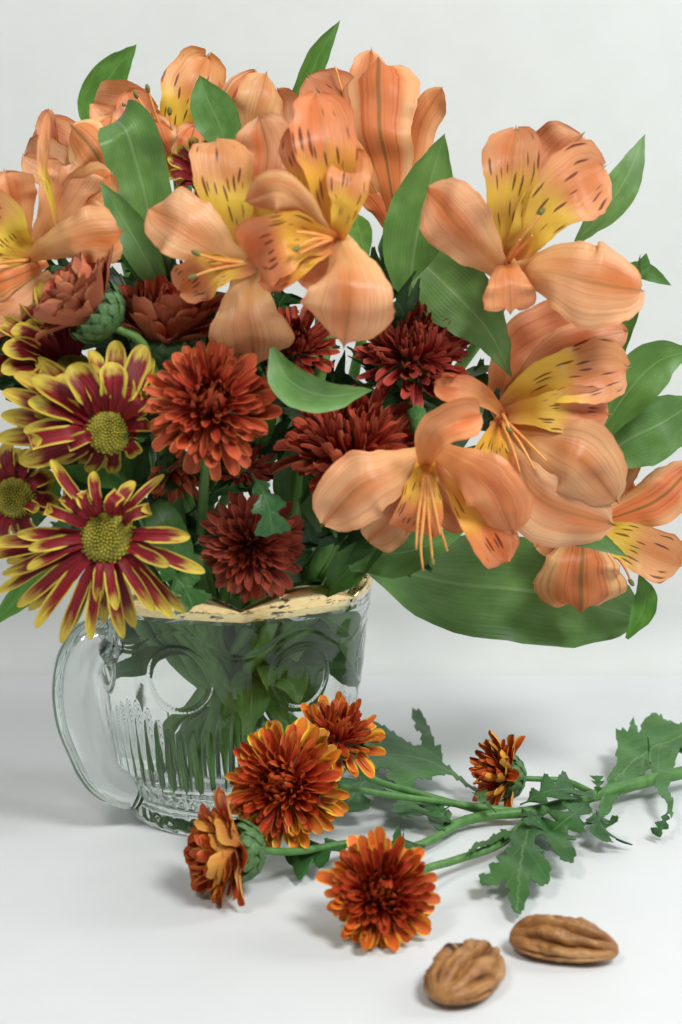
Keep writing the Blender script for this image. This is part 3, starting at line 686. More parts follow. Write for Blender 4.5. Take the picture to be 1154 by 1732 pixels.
alstroemeria('orange alstroemeria with spotted yellow upper petals, its pale lower petals over the large leaf', -4, (850, 692), [
  ('o', [(838,690,1.4),(865,605,1.3),(930,560,1.0),(1010,540,1.0)], 56, dict(cup=.5)),
  ('o', [(862,660,1.0),(930,600,.6),(1000,575,.3),(1062,560,.4)], 42, dict(cup=-.6)),
  ('i', [(848,692,.4),(910,652,-.5),(985,632,-.9),(1064,622,.1)], 58, dict(cup=.35)),
  ('i', [(855,698,.3),(915,695,-.8),(970,695,-1.1),(1030,700,-.6)], 48, dict(cup=.3)),
  ('o', [(862,712,.2),(920,748,-1),(985,780,-1.7),(1045,850,-.7)], 70, dict(cup=-.5)),
  ('o', [(848,722,.3),(878,800,-.9),(930,855,-1.3),(1040,888,-.5)], 68, dict(cup=-.45)),
  ('i', [(848,712,0),(832,755,-.8),(835,790,-1.1),(850,830,-.8)], 42, dict(cup=.4, color=(.98,.8,.7))),
  ('o', [(846,692,-.2),(812,668,-.9),(775,660,-1.2),(734,652,-.9)], 30, dict(cup=.8, color=(1,.8,.7))),
 ], [([(852,715,0),(880,750,-1.4),(905,795,-2)], 0), ([(855,712,0),(890,745,-1.2),(925,780,-1.8)], 0), ([(850,715,0),(868,760,-1.3),(880,800,-1.6)], 0), ([(850,700,0),(858,715,-1.4),(862,728,-1.6)], 1)], seed=2,
 leaves=[dict(y=-1, pts=[(1000,760,.3),(1055,672),(1112,612),(1175,592)], hw=46, color=(.95,1.05,.9), cup=.5),
         dict(y=0, pts=[(985,800),(1060,745),(1120,715),(1190,670)], hw=62, color=(1.15,1.15,1.25), cup=.35),
         dict(y=2, pts=[(1060,740),(1110,735),(1185,725)], hw=40, color=(.85,1,.8)),
         dict(y=-3.0, pts=[(850,872,.4),(920,888),(990,905),(1063,942)], hw=26, color=(1,1.05,1.1), cup=.3),
         dict(y=1.6, pts=[(628,952,-4.2),(760,985,-.8),(905,1000,0),(1010,1025,.4),(1097,1052,.8)], hw=92, prof='ova', color=(1.12,1.12,1.2), cup=.32, ruf=.03, label='very large broad leaf spreading below the flowers'),
         dict(y=.2, pts=[(1060,1080),(1085,1040),(1092,1005),(1080,970)], hw=22, color=(.85,1.1,.6))])
alstroemeria('deep orange alstroemeria nodding downwards with hanging stamens, over the glass rim', -7, (722, 768), [
  ('o', [(718,772,.2),(665,795,-.8),(605,825,-1.2),(545,888,-.4)], 64, dict(cup=-.5)),
  ('o', [(735,765,.2),(790,790,-.7),(838,835,-.8),(868,905,-.1)], 56, dict(cup=-.5, color=(1,.82,.7))),
  ('o', [(722,790,-.2),(728,745,-1.3),(762,715,-1.8),(815,700,-1.2)], 40, dict(cup=.9, color=(1,.85,.75))),
  ('i', [(720,770,.2),(716,815,-.5),(708,860,-.7),(688,905,-.1)], 46, dict(cup=.6, color=(1,.86,.75))),
  ('o', [(706,790,.5),(680,850,.4),(655,885,.3),(622,915,.6)], 42, dict(cup=.3)),
  ('i', [(738,780,.4),(785,845,.1),(825,900,-.1),(858,952,.3)], 44, dict(cup=.5, color=(.98,.75,.65))),
  ('o', [(740,800,.9),(770,850,.8),(800,890,.7)], 40, dict(cup=.4)),
 ], [([(722,800,-.4),(716,880,-.9),(712,925,-.9),(716,965,-.8)], 0), ([(724,800,-.4),(726,880,-.8),(732,950,-.7)], 1), ([(728,800,-.4),(742,880,-.7),(757,932,-.6)], 0), ([(720,800,-.4),(708,870,-.9),(704,930,-.9)], 0), ([(724,800,-.4),(738,870,-.9),(745,905,-.9)], 0)],
 back=(704, 700, -4.8), seed=3, lead=1.0,
 leaves=[dict(y=-4.3, pts=[(545,1010,.8),(590,965,.2),(640,905),(695,825)], hw=40, color=(.8,.95,.8), roll=.5, cup=.7),
         dict(y=-4.6, pts=[(592,962),(640,940),(700,930),(790,895)], hw=44, color=(.9,1,.9), cup=.5)])
alstroemeria('orange alstroemeria facing away to the right edge, low over the large leaf', .5, (975, 872), [
  ('i', [(965,875,.2),(1025,905,-.5),(1085,928,-.7),(1154,958,.1)], 46, dict(cup=.5, color=(1,1.05,1))),
  ('b', [(1000,890,.3),(1060,868,0),(1120,840,-.2),(1175,785,.3)], 46, dict(cup=-.6)),
  ('b', [(988,880,-.8),(986,925,-1.3),(983,970,-1.5),(982,1030,-1.0)], 82, dict(prof='fan', cup=-.5)),
  ('o', [(985,860,.4),(1020,830,.3),(1045,805,.3),(1078,772,.6)], 30, dict(cup=.6)),
  ('o', [(1000,860,.8),(1030,840,.8),(1050,830,.8),(1075,825,.8)], 30, dict(cup=.3)),
  ('o', [(965,885,.3),(940,905,.1),(905,925,.2)], 30, dict(cup=.4)),
 ], [([(990,885,0),(1050,950,-.8),(1068,985,-.8)], 1)], back=(930, 850, 1.5), seed=4)
alstroemeria('pale orange alstroemeria with yellow throat, left one of the pair in the middle', -6.5, (418, 442), [
  ('o', [(420,430,1.2),(438,340,1.0),(452,262,.7),(440,196,1.0)], 62, dict(cup=-.45)),
  ('i', [(415,442,.4),(396,372,-.1),(378,300,-.2),(368,232,.5)], 56, dict(cup=.4)),
  ('i', [(422,440,.5),(448,385,.4),(470,340,.3),(500,290,.6)], 44, dict(cup=.4)),
  ('o', [(410,445,.1),(360,415,-.7),(308,378,-1.0),(254,352,-.2)], 62, dict(cup=-.4)),
  ('i', [(418,450,0),(375,455,-.8),(340,468,-.9),(306,492,-.3)], 44, dict(cup=.6, color=(.95,.85,.8))),
  ('o', [(428,455,.3),(418,515,-.4),(424,570,-.6),(432,622,.1)], 72, dict(cup=-.4)),
 ], [([(415,445,0),(370,440,-1.2),(332,428,-1.4)], 1), ([(415,445,0),(365,455,-1.2),(326,468,-1.3)], 1), ([(415,445,0),(370,450,-1.0),(340,448,-1.2)], 0)], seed=5,
 leaves=[dict(y=-1.5, pts=[(385,275),(375,220),(352,170),(337,127)], hw=40, color=(.9,1,.9), cup=.4),
         dict(y=-2.6, pts=[(262,420,.3),(250,350),(232,280),(214,222,-.2),(196,204,.8)], hw=53, prof='bro', color=(1.05,1.08,1.05), cup=.5, label='broad leaf with its tip folded back'),
         dict(y=-4.2, pts=[(285,520,.6),(248,440),(208,370),(170,306)], hw=33, color=(1,1.05,1.1), cup=.6),
         dict(y=-3.4, pts=[(300,470),(262,420),(228,380)], hw=28, color=(.5,.6,.5))])
alstroemeria('orange alstroemeria with reddish ruffled upper petals, right one of the pair in the middle', -8.5, (565, 402), [
  ('i', [(565,402,.5),(562,330,.0),(552,250,-.2),(535,158,.8)], 58, dict(cup=.45, color=(1,.83,.78), ruf=.1)),
  ('i', [(560,402,.6),(530,330,.4),(515,270,.4),(500,215,.7)], 40, dict(cup=.5)),
  ('i', [(570,402,.2),(582,362,-.4),(590,322,-.5),(600,250,.1)], 38, dict(cup=.4, color=(1,.95,.85))),
  ('o', [(556,398,-.1),(515,350,-1.2),(470,322,-1.6),(415,340,-1.0)], 36, dict(cup=-.7)),
  ('i', [(560,408,0),(510,400,-1.0),(465,412,-1.4),(418,440,-.8)], 62, dict(cup=.5, color=(1,.82,.75), ruf=.12)),
  ('o', [(576,405,.1),(590,455,-1.0),(590,520,-1.4),(582,584,-.6)], 84, dict(cup=-.5)),
  ('i', [(560,415,0),(515,440,-.8),(480,458,-1.0),(440,476,-.6)], 32, dict(cup=.5, color=(1,.85,.75))),
  ('o', [(572,420,.8),(545,445,.6),(500,470,.6)], 40, dict(cup=.4, color=(.95,.8,.7))),
 ], [([(562,404,0),(530,405,-1.4),(502,420,-1.8)], 1), ([(562,404,0),(535,415,-1.2),(505,430,-1.6)], 0), ([(562,404,0),(528,395,-1.4),(500,392,-1.8)], 0)], seed=6,
 leaves=[dict(y=-8.2, pts=[(460,588,.2),(486,640,-.3),(545,668,-.3),(632,660,.6)], hw=38, prof='lan', color=(1.25,1.25,1.35), cup=.7, roll=-.35, label='pale twisted leaf curling forward'),
         dict(y=-4.5, pts=[(620,440),(608,390),(598,358)], hw=22, color=(1,1.1,.8))])
alstroemeria('tall orange alstroemeria seen from the side with brown striped outer petal, top of the bouquet', .5, (672, 362), [
  ('o', [(665,350,1.6),(640,240,1.7),(622,160,1.7),(628,84,1.6)], 40, dict(cup=.4)),
  ('i', [(660,358,1.1),(615,270,1.1),(575,190,1.0),(522,128,1.1)], 56, dict(cup=.4)),
  ('o', [(690,350,.5),(698,285,.5),(712,210,.6),(748,148,.2)], 34, dict(cup=-1.0)),
  ('o', [(692,350,.9),(700,300,.9),(708,268,.9)], 22, dict(cup=-.6)),
  ('b', [(676,372,0),(658,300,-.7),(642,205,-.8),(640,104,.2)], 70, dict(prof='fan', cup=-.75)),
  ('b', [(668,378,-.1),(630,315,-.5),(602,262,-.7),(585,225,-.3)], 26, dict(cup=-.6, color=(1,1.15,.9))),
  ('b', [(664,385,-.1),(640,350,-.4),(610,318,-.4)], 20, dict(cup=-.6, color=(.95,.7,.7))),
 ], [([(655,300,1),(590,180,.9),(567,112,.8)], 0)], back=(655, 420, .8), seed=7,
 leaves=[dict(y=3, pts=[(470,225),(515,150),(542,88),(576,34)], hw=22, color=(.75,.95,.6), cup=.7)])
alstroemeria('small orange alstroemeria with bright yellow petal and dark anthers, top left of the bouquet', 2, (300, 265), [
  ('o', [(288,270,.4),(250,215,.6),(208,185,.6),(158,172,.9)], 50, dict(cup=.4)),
  ('i', [(300,270,.2),(305,210,-.2),(322,155,-.3),(352,92,.4)], 54, dict(cup=.45, color=(1.02,1.1,1))),
  ('o', [(306,265,.5),(345,205,.5),(368,160,.5),(384,140,.7)], 28, dict(cup=.5)),
  ('b', [(300,290,-.3),(282,255,-.9),(270,228,-1.0),(258,196,-.6)], 34, dict(cup=-.5)),
  ('b', [(306,292,-.3),(312,262,-.8),(322,240,-.9),(330,212,-.5)], 36, dict(cup=-.5)),
  ('i', [(292,270,.3),(262,225,.2),(240,200,.2),(215,155,.5)], 36, dict(cup=.4, color=(1,.9,.85))),
 ], [([(298,262,0),(268,205,-.8),(250,150,-1.1)], 1), ([(296,262,0),(258,205,-.8),(230,160,-1)], 1), ([(294,262,0),(250,215,-.8),(212,180,-1)], 1), ([(298,262,0),(262,215,-.9),(240,187,-1.1)], 1), ([(302,262,0),(292,225,-.9),(287,188,-1.1)], 1)], back=(310, 320, 3.0), seed=8,
 leaves=[dict(y=4, pts=[(158,238),(160,178),(192,122),(231,75)], hw=34, color=(.8,1,.7), cup=.45)])
alstroemeria('half hidden peach alstroemeria seen from behind, between the upright leaf tips at the top', .5, (432, 300), [
  ('o', [(432,300,.2),(430,225,0),(438,175,-.2),(452,122,.2)], 44, dict(cup=-.5)),
  ('b', [(428,300,.3),(412,225,.2),(398,175,.2),(432,118,.4)], 30, dict(cup=-.6)),
  ('o', [(440,300,.4),(470,230,.4),(480,190,.5),(470,150,.6)], 36, dict(cup=.4)),
  ('i', [(425,300,.6),(390,220,.7),(375,175,.7),(372,140,.8)], 30, dict(cup=.4)),
 ], (), back=(440, 360, 1.2), seed=9)
alstroemeria('orange alstroemeria with yellow throat facing left, cut by the left edge of the picture', -4.5, (48, 436), [
  ('o', [(66,405,.5),(95,350,.4),(115,310,.3),(122,282,.6)], 58, dict(cup=-.4, prof='fan')),
  ('o', [(40,420,.7),(28,360,.7),(18,325,.6),(8,290,.7)], 46, dict(cup=.4)),
  ('o', [(75,412,1.0),(128,352,.9),(150,320,.9),(190,292,1.1)], 46, dict(cup=.4)),
  ('i', [(52,432,.1),(25,405,-.4),(-5,370,-.7),(-48,345,-.3)], 52, dict(cup=.4, color=(1,1.1,1))),
  ('i', [(50,440,0),(10,432,-.5),(-30,425,-.6),(-70,420,-.4)], 34, dict(cup=.4)),
  ('o', [(52,430,-.5),(98,412,-1.5),(148,398,-1.7),(206,392,-.9)], 56, dict(cup=-.7, prof='fan')),
  ('i', [(98,388,-.4),(84,325,-.6),(73,275,-.5),(82,190,.1)], 13, dict(cup=1.1, color=(1,1.05,1))),
  ('b', [(62,448,-.3),(20,470,-.8),(-20,480,-.9),(-70,478,-.6)], 36, dict(cup=-.5, color=(1.05,1,.9))),
  ('o', [(70,470,-.1),(30,505,-.6),(-10,530,-.7),(-60,540,-.4)], 44, dict(cup=-.4)),
 ], [([(50,440,-.2),(0,445,-1.3),(-40,450,-1.4)], 1)], seed=10,
 leaves=[dict(y=-2.6, pts=[(175,360),(155,345),(122,341)], hw=9, color=(.8,1,.6)),
         dict(y=-3.5, pts=[(265,500),(225,440),(195,390)], hw=16, color=(.6,.8,.6)),
         dict(y=-2.6, pts=[(150,915,.6),(95,955),(45,1000),(-25,1065)], hw=30, color=(.8,1.05,.65), cup=.5)])
alstroemeria('closed orange alstroemeria seen from behind beside the folded leaf, upper left', -.5, (185, 340), [
  ('b', [(190,350,0),(175,290,-.5),(155,250,-.5),(120,212,.1)], 54, dict(cup=-.6, color=(1.08,1.25,1.3))),
  ('b', [(196,345,.1),(192,290,-.3),(180,245,-.3),(190,195,.2)], 40, dict(cup=-.5, color=(1.08,1.2,1.25))),
  ('o', [(175,345,.4),(120,300,.3),(80,275,.3),(40,262,.5)], 42, dict(cup=.4)),
  ('i', [(165,340,.7),(110,270,.6),(85,235,.6),(82,184,.6)], 22, dict(cup=.9)),
  ('o', [(200,340,.8),(215,280,.8),(222,230,.8),(205,180,.9)], 40, dict(cup=.4)),
  ('o', [(188,345,1.0),(140,285,.9),(105,245,.9),(62,215,1.1)], 44, dict(cup=.4)),
 ], (), back=(200, 400, .4), seed=11)
# ================================================================= CHRYSANTHEMUMS OF THE BOUQUET
mum('salmon red chrysanthemum in side view, tucked under the peach petal at the left', 150, 520, -6.2, (-.72, -.25, .62), 88, 21, n=150, th=(4, 56), ln=(.55, 1.12), col_in=(.9,1.2,1.4), col_out=(.95,1.25,1.7), leaves=1, wid=1.3, jit=.4, split=.3)
mum('dusky red chrysanthemum in side view opening upwards, behind the round red one', 282, 560, -4.6, (.05, -.25, .97), 98, 22, n=150, th=(4, 62), ln=(.55, 1.08), col_in=(.75,.7,.8), col_out=(.85,1.0,1.2), leaves=2, wid=1.15, jit=.4, split=.3)
mum('wide open red orange chrysanthemum facing forward, beside the yellow edged daisies', 356, 682, -8.0, (.12, -.9, .35), 110, 23, n=280, th=(4, 104), ln=(.24, .88), col_in=(.85,.85,.9), col_out=(1.15,1.45,1.3), leaves=2)
mum('dark crimson chrysanthemum below the folded green leaf on the right of the bouquet', 700, 592, -3.8, (.08, -.62, .78), 102, 24, n=250, th=(4, 98), ln=(.26, .86), col_in=(.62,.6,.9), col_out=(.85,.75,1.3), leaves=3)
mum('crimson chrysanthemum opening upwards under the pale twisted leaf in the centre', 592, 752, -5.2, (-.1, -.6, .80), 118, 25, n=240, th=(4, 88), ln=(.28, .9), col_in=(.75,.7,.9), col_out=(.95,.95,1.2), leaves=3)
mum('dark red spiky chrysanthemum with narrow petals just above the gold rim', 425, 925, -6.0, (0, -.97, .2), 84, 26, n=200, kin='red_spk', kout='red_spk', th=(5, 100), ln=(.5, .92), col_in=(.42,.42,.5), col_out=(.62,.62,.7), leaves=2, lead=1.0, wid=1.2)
mum('small salmon chrysanthemum half hidden under the round red orange one', 300, 800, -5.2, (.45, -.5, -.6), 58, 27, n=60, th=(8, 95), ln=(.5, .95), col_in=(1,1.4,1.4), col_out=(1.1,1.7,1.8), lead=1.0, wid=1.2)
mum('crimson chrysanthemum hidden behind the pale hanging petal in the centre', 498, 585, -4.4, (.1, -.8, .5), 78, 28, n=150, col_in=(.6,.6,.7), col_out=(.85,.8,1.1), leaves=2)
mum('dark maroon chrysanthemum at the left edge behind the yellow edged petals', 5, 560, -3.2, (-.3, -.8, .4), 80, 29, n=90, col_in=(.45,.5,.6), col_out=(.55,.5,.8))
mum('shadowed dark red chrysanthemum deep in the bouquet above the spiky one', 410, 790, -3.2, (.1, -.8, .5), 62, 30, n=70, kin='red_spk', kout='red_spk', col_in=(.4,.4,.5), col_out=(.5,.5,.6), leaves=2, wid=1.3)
# ================================================================= DAISY CHRYSANTHEMUMS
daisy('open dark red daisy with long yellow tipped petals hanging over the glass handle', 178, 903, -8.6, (-.08, -.93, .3), 46, [
  (158,797,.5,12,.3),(227,814,.4,13,.4),(278,803,.7,10,.2),(252,862,-.4,13,1),(322,908,.0,17),(347,968,.3,14),(287,957,-.5,13),(314,1036,.6,16),(292,1045,.2,15),(262,1034,-.2,13),
  (208,1080,.3,15),(197,1032,-.6,12),(228,1062,.5,14),(153,1082,.2,14),(103,1088,.4,13),(60,1062,.3,15),(30,1027,.5,14),(46,963,-.4,14),(4,972,.3,15),(-6,1004,.7,15),
  (48,928,-.5,13),(-14,918,.2,14),(28,904,.0,13),(81,862,-.2,13,.8),(110,840,.3,13,.6),(86,778,.8,13,.2),(200,838,-.3,14,1),(142,838,-.2,14,1),(-30,945,.7,14)], 41, leaves=3, lead=1.0)
daisy('dark red daisy with broad yellow edged petals and domed yellow centre turned to the right', 188, 726, -7.2, (.35, -.85, .25), 40, [
  (54,640,.0,27,.2),(118,618,-.4,30,.5),(188,612,-.2,26,.4),(152,592,.6,20,.2),(196,576,.9,20,.3),(244,584,.9,22,.3),(258,606,.8,16),(243,672,-.3,16,1),(256,722,-.2,14,.5),
  (48,678,-.2,22,.3),(24,632,.8,22),(4,662,.7,20),(40,728,-.3,18,.5),(54,746,-.6,18,.8),(32,782,.0,24,.3),(116,752,-.6,14,.7),(2,702,.8,20),(-4,742,.8,20),(100,780,.7,16),(232,770,.8,16),(190,800,.9,16),(150,800,.9,16)], 42, lead=1.0, leaves=3)
daisy('dark red daisy with brown centre in shade, cut by the left edge', 22, 838, -5.8, (-.1, -.95, .2), 36, [
  (66,862,-.4,12,.3),(52,760,.4,18),(12,748,.4,18),(-30,760,.4,18),(90,800,.5,16),(100,850,.6,16),(0,925,.5,16),(-40,900,.4,16),(60,920,.6,16),(-60,840,.4,18)], 43, leaves=3)
daisy('yellow edged daisy seen from the side at the left, below the salmon red bloom', 118, 618, -5.4, (-.1, -.5, .85), 34, [
  (18,560,-.5,22,.3),(4,592,-.9,22,.2),(2,628,-.9,20),(34,500,.6,20,.2),(64,478,.8,18,.2),(100,500,.9,20),(60,650,-1.2,18),(150,520,.9,20),(110,660,-1.2,18),(-10,540,.2,20)], 44, leaves=3)
daisy('small yellow edged daisy peeping out behind the pale orange petals near the top', 345, 298, -.8, (-.4, -.6, .5), 26, [
  (284,266,-.2,13),(281,300,-.4,11),(300,248,.3,12),(326,232,.4,12),(300,330,0,12),(360,230,.4,12),(395,260,.3,12),(390,320,.2,12),(340,350,.1,12)], 45)
# foliage behind and between the heads
fr = random.Random(99); heads = [o for o in sc.objects if o.name.startswith(('chrysanthemum', 'daisy_chrysanthemum')) and o.type == 'EMPTY']
hp = {o: [c for c in o.children if c.name.startswith('calyx')][0] for o in heads}
def head_pos(o): me = hp[o].data; return o.location/CM + me.vertices[0].co/CM
for k in range(84):
    px, py, y = fr.uniform(30, 800), fr.uniform(470, 970), fr.uniform(-3.6, -1.0)
    if (px < 120 and py > 880) or (px > 640 and not 560 < py < 760): continue
    p = P(px, py, y); dv = Vector((px-430, (py-1060))); dv.normalize(); L = fr.uniform(50, 85)
    q1, q2 = P(px+dv.x*L*.6+fr.uniform(-20, 20), py+dv.y*L*.6, y-.3), P(px+dv.x*L*1.25+fr.uniform(-40, 40), py+dv.y*L*1.2, y+fr.uniform(-.6, .6))
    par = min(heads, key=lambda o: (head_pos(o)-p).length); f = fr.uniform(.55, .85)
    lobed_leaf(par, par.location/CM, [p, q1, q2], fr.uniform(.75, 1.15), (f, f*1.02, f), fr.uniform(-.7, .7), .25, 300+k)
for k in range(30):
    px, py, y = fr.uniform(200, 460), fr.uniform(520, 800), fr.uniform(-3.4, -1.8); p = P(px, py, y)
    q1, q2 = P(px+fr.uniform(-30, 30), py-fr.uniform(20, 50), y-.4), P(px+fr.uniform(-70, 70), py-fr.uniform(40, 90), y+fr.uniform(-.5, .5))
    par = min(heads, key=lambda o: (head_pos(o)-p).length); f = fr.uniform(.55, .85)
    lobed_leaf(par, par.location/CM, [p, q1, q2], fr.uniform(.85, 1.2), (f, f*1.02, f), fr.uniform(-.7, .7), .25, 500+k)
# single lobed leaves that stand clear of the flowers
def lone_leaf(parent, y0, pts, hw, color=(1,1,1), **kw):
    W = pxpts(y0, pts); base = parent.location / CM; s = ppc(W[1]); return lobed_leaf(parent, base, W, hw/s, color, **kw)
by = {o['label']: o for o in sc.objects if 'label' in o.keys()}
spiky = next(o for l, o in by.items() if 'spiky' in l); deep = next(o for l, o in by.items() if 'shadowed dark red' in l)
cen = next(o for l, o in by.items() if 'opening upwards under' in l); big = next(o for l, o in by.items() if 'long yellow tipped' in l); crim = next(o for l, o in by.items() if 'dark crimson' in l)
lone_leaf(spiky, -7.6, [(425,800,.6),(452,850,0),(466,935,-.1)], 34, (.75,.85,.85), seed=3, depth=.4)
lone_leaf(big, -7.0, [(255,950,1.2),(305,985,.3),(338,1052,-.2)], 38, (.9,1.05,.8), seed=5)
lone_leaf(cen, -3.6, [(740,640,.3),(690,660),(600,705)], 34, (.8,1,.8), seed=6)
lone_leaf(cen, -3.2, [(560,800,.5),(520,840),(500,920)], 40, (.6,.75,.65), seed=8)
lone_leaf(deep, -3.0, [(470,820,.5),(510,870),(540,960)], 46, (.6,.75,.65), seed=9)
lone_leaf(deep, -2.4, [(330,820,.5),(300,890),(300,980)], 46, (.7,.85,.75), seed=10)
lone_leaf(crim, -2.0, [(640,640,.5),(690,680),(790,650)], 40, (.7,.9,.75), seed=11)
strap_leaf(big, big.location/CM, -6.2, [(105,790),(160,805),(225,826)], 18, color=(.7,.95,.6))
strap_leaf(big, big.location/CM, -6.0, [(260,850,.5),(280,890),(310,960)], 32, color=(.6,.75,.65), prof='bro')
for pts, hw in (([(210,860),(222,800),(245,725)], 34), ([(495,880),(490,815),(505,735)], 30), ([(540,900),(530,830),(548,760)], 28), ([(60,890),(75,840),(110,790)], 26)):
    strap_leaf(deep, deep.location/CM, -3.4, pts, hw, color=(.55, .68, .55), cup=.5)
# ================================================================= SPRAY LYING ON THE TABLE
J = lambda px, py, z: PT(px, py, z)
sbase = PT(1165, 1340, 0)
spray = thing('chrysanthemum_spray', 'cut chrysanthemum spray with bronze blooms and lobed leaves lying beside the mug', 'flower spray', sbase)
def twig(pts, r0, r1, name='stem'):
    g = G(); tube(g, pts, r0, r1, seg=10, n=24); return link(name, g.mesh(name, ['stem_green'], sbase), spray, (.55, .66, .66))
main = [J(1185,1300,.9), J(1090,1322,.75), J(990,1350,.6), J(900,1372,.5), J(820,1380,.45), J(755,1398,.4)]
twig(main, .25, .17)
B1, B2, B3, B4, B5 = P(478,1326,-7.0), P(572,1243,-4.9), P(392,1440,-8.9), P(645,1508,-12.0), P(846,1312,-.4)
a1, a2, a3, a4, a5 = (Vector(a).normalized() for a in ((-.28,-.88,.40), (.22,-.55,.80), (-.93,-.36,.08), (.10,-.86,.50), (-.90,-.30,.28)))
r1, r2, r3, r4, r5 = 103/ppc(B1), 74/ppc(B2), 84/ppc(B3), 98/ppc(B4), 64/ppc(B5)
twig([J(815,1372,.5), J(720,1345,.9), P(640,1322,-3.0), B2-a2*r2*.5+Vector((.6,.5,-.7)), B2-a2*r2*.45], .13, .11)
twig([J(870,1372,.5), J(790,1362,.8), P(660,1345,-4), B1-a1*r1*.5+Vector((1.2,.8,-.2)), B1-a1*r1*.45], .13, .11)
twig([J(790,1385,.4), J(700,1432,.4), J(610,1425,.6), J(500,1440,1.1), B3-a3*r3*.55], .15, .12)
twig([J(905,1372,.5), J(850,1425,.5), J(770,1455,.6), J(715,1472,.9), B4-a4*r4*.45], .15, .12)
twig([J(1010,1345,.6), J(960,1322,.9), J(920,1318,1.0), B5-a5*r5*.4], .13, .10)
twig([J(900,1372,.4), J(905,1390,.35), J(900,1415,.25)], .1, .08, 'leaf_stalk')
twig([J(1100,1290,1.2), J(1098,1270,1.4), P(1096,1246,1)], .05, .03, 'leaf_stalk')
def blossom(c, axis, Rr, seed, n, sf, **kw):
    g = G(); calyx_cup(g, c - axis*Rr*.1, axis, Rr); b = link('blossom', g.mesh('blossom', ['calyx_green'], sbase), spray)
    mum_head(b, sbase, c, axis, Rr, n, 'bro_in', 'bro_out', seed=seed, stuff_from=sf, **kw); return b
blossom(B1, a1, r1, 51, 300, .75, th=(4, 108), ln=(.24, .9), col_in=(.95,.75,1), col_out=(1.2,2.6,1.8), pw=.95)
blossom(B2, a2, r2, 52, 170, .66, th=(5, 96), ln=(.34, .92), col_in=(.85,.7,1), col_out=(1.2,2.2,1.6))
blossom(B3, a3, r3, 53, 170, .66, th=(4, 60), ln=(.5, 1.1), col_in=(.9,.85,1), col_out=(1.05,1.15,1.9), wid=1.3, jit=.35)
blossom(B4, a4, r4, 54, 300, .78, th=(4, 98), ln=(.24, .86), col_in=(.85,.6,.9), col_out=(1.15,1.8,1.4), pw=.85)
blossom(B5, a5, r5, 55, 100, .5, th=(5, 92), ln=(.5, 1.0), col_in=(.95,.9,1), col_out=(1.02,1.2,1.2), wid=.9)
flat = lambda z0, z1, k=.1: (lambda u, d: z0 + (z1-z0)*u + k*abs(d))
outline_leaf(spray, sbase, [(905,1398),(925,1418),(950,1412),(940,1425),(952,1438),(975,1455),(958,1460),(972,1480),(970,1497),(955,1495),(940,1480),(918,1447),(905,1449),(903,1462),(922,1478),(912,1482),(928,1500),(930,1520),(918,1530),(903,1525),(895,1518),(893,1530),(896,1540),(888,1548),(880,1568),(868,1562),(862,1548),(858,1540),(864,1533),(853,1528),(862,1518),(845,1522),(815,1532),(809,1516),(830,1510),(826,1500),(845,1498),(838,1490),(858,1482),(852,1474),(868,1468),(860,1455),(846,1456),(820,1470),(790,1484),(800,1472),(826,1456),(848,1444),(845,1436),(868,1434),(866,1430),(890,1422),(900,1408)],
  [(903,1400),(890,1445),(880,1500),(875,1562)], lambda u, d: .3+.45*math.sin(3.0*u)+.05*abs(d), (1,1.1,.95))
outline_leaf(spray, sbase, [(812,1362),(790,1352),(766,1338),(748,1327),(746,1305),(735,1306),(728,1280),(714,1255),(697,1245),(696,1258),(704,1268),(700,1275),(714,1288),(712,1302),(698,1303),(684,1293),(670,1284),(656,1272),(640,1262),(628,1258),(622,1272),(628,1290),(606,1292),(592,1300),(590,1312),(610,1318),(585,1340),(606,1352),(630,1350),(646,1342),(660,1346),(650,1358),(672,1368),(692,1372),(706,1356),(740,1348),(765,1346),(800,1362)],
  [(812,1362),(755,1338),(680,1318),(592,1304)], lambda u, d: .55+.4*math.sin(2.4*u)+.06*abs(d), (1.1,1.25,1.0))
outline_leaf(spray, sbase, [(765,1402),(735,1388),(700,1372),(670,1364),(640,1362),(606,1360),(602,1366),(640,1372),(668,1382),(672,1394),(660,1404),(690,1412),(722,1408),(738,1428),(752,1430),(756,1412)],
  [(765,1402),(700,1388),(605,1363)], lambda u, d: .5+.5*u, (1.6,1.45,1.75))
outline_leaf(spray, sbase, [(1170,1292),(1140,1290),(1120,1284),(1108,1276),(1090,1280),(1078,1298),(1070,1276),(1060,1296),(1040,1290),(1044,1312),(1042,1330),(1022,1362),(1010,1400),(975,1432),(1000,1422),(1030,1400),(1046,1372),(1080,1348),(1100,1342),(1108,1356),(1112,1380),(1128,1400),(1134,1424),(1138,1400),(1128,1372),(1136,1345),(1150,1320),(1172,1312)],
  [(1170,1302),(1110,1312),(1060,1335),(1000,1400)], lambda u, d: 1.5-1.0*u+.12*abs(d), (1.55,1.55,1.4))
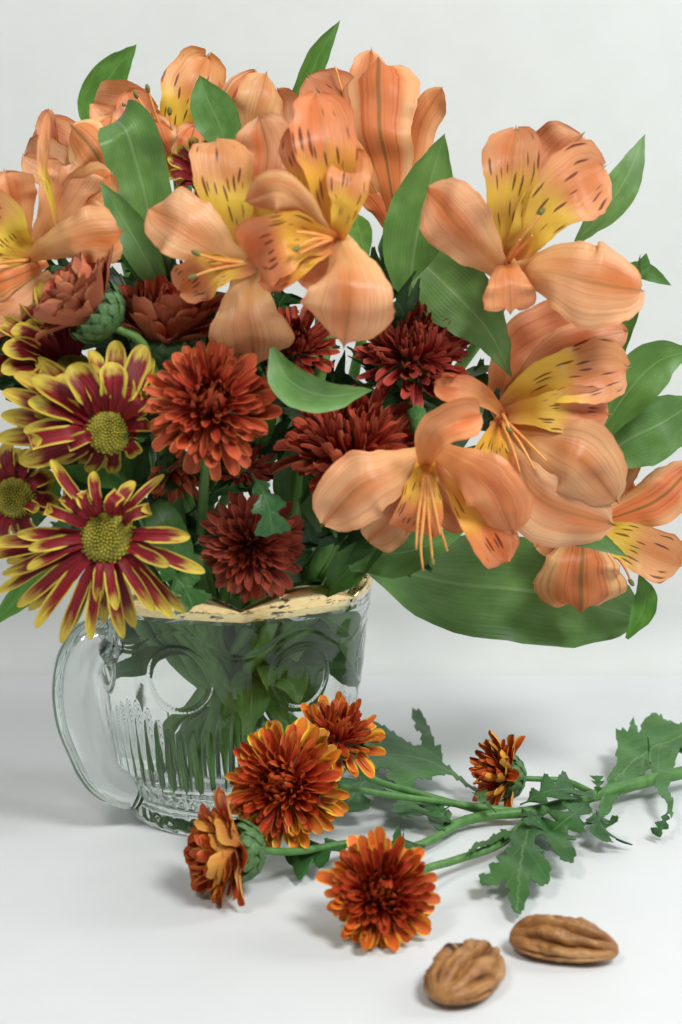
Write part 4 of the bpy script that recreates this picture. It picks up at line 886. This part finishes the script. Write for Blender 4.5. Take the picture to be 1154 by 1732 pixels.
for sd, pts, hw, col in ((61, [J(1005,1352,.8), J(960,1385,.9), J(918,1422,.25)], 1.0, (.85,1,.85)), (62, [J(880,1362,.8), J(930,1338,1.2), J(1000,1335,.9)], .9, (.75,.9,.8)),
    (63, [J(600,1425,.7), J(540,1440,.8), J(468,1478,.2)], .95, (.6,.75,.65)), (64, [J(770,1395,.4), J(745,1375,.9), J(728,1352,1.0)], .7, (.8,.95,.85)),
    (65, [J(1130,1370,.8), J(1120,1395,.6), J(1098,1420,.15)], .32, (.7,.85,.75)), (66, [J(1010,1372,.6), J(1020,1400,.7), J(1046,1420,.15)], .8, (.65,.8,.7)),
    (67, [J(880,1365,.6), J(905,1385,.9), J(925,1400,.6)], .6, (.7,.9,.75)), (68, [J(840,1375,.7), J(818,1352,1.2), J(808,1335,1.4)], .3, (.7,.9,.75)),
    (69, [J(720,1432,.5), J(690,1428,1.0), J(650,1420,1.1)], .7, (.6,.75,.65)), (70, [J(1180,1275,1.2), J(1160,1272,1.2), J(1138,1270,1.1)], .25, (.7,.9,.7)),
    (71, [J(1010,1345,.9), J(1012,1325,1.3), J(1008,1305,1.5)], .28, (.8,1,.8)), (72, [J(640,1300,1.0), J(610,1330,1.0), J(560,1395,.6)], 1.0, (.8,.95,.85))):
    lobed_leaf(spray, sbase, pts, hw, col, seed=sd, hint=Vector((0, -.35, .94)), cup=.25)
# ================================================================= PECANS
def pecan(label, px, py, ang, L, Wd, H, seed, tilt=0.0, char=False):
    c = PT(px, py, 0); root_rng = random.Random(seed); g = G(); nu, nv = 72, 120; vs = []
    grooves = [(.34, .78, .17, 0), (-.30, .78, .17, 1.3), (.02, .25, .10, 2), (.85, .5, .17, .5), (-.80, .5, .17, 2.2), (1.25, .2, .15, 1), (-1.25, .2, .15, 3)]; uvs = []; F = []
    ox = root_rng.uniform(0, 50)
    for i in range(nu+1):
        u = i/nu; s = math.sin(math.pi*min(max(u, 1e-7), 1-1e-7)); env = s**.42*(1-.22*(u-.5)); x = (u-.5)*L
        for j in range(nv):
            a = 2*math.pi*j/nv; ca, sa = math.cos(a), math.sin(a)
            r = 1.0
            if sa > -.4:
                t = math.atan2(ca, max(.02, sa+.4)); fe = min(1, s*1.7)
                for q, dp, wd, ph in grooves:
                    wob = .035*math.sin(6*u+ox+ph) + .03*math.sin(13*u+ox*2+ph*3) + .05*noise.noise(Vector((u*9, q*5+ox, 0)))
                    r -= dp*fe*max(0, 1-abs(t-q-wob)/wd)**1.4*(.75+.25*math.sin(5*u+ph*2))
                r += .05*math.sin(11*u+4*t+ox)
            nz = noise.noise(Vector((x*2.3+ox, ca*1.6, sa*1.6))); n2 = noise.noise(Vector((x*6+ox, ca*4, sa*4)))
            r += .06*nz + .045*n2
            zz = sa*H*(1.0 if sa > 0 else .42)
            vs.append((x*(1+.02*nz), ca*Wd/2*env*r, zz*env*r + H*.36)); uvs.append((u, j/nv))
    for i in range(nu):
        for j in range(nv): k = (j+1) % nv; F.append((i*nv+j, i*nv+k, (i+1)*nv+k, (i+1)*nv+j))
    zmin = min(v[2] for v in vs); vs = [(x, y, z-zmin) for x, y, z in vs]
    mi = []
    for f in F:
        p = [sum(vs[q][k] for q in f)/4 for k in range(3)]; mi.append(1 if char and L*.02 < p[0] < L*.30 and Wd*.17 < p[1] < Wd*.40 and p[2] > H*.25 and noise.noise(Vector(p)*3) > -.25 else 0)
    g.add(vs, F, uvs, mi); o = link('pecan', g.mesh('pecan', ['pecan_skin', 'pecan_char'])); o.location = c*CM; o.rotation_euler = (tilt, 0, ang)
    o['label'] = label; o['category'] = 'nut'; o['group'] = 'shelled pecan halves'; fix_normals(o); return o
pecan('short ridged pecan half with a charred spot, beside the bronze bloom', 789, 1672, R(62), 3.4, 2.0, .88, 3, char=True)
pecan('long smooth brown pecan half touching the tip of the lobed leaf', 953, 1618, R(-20), 3.2, 1.75, .85, 8)
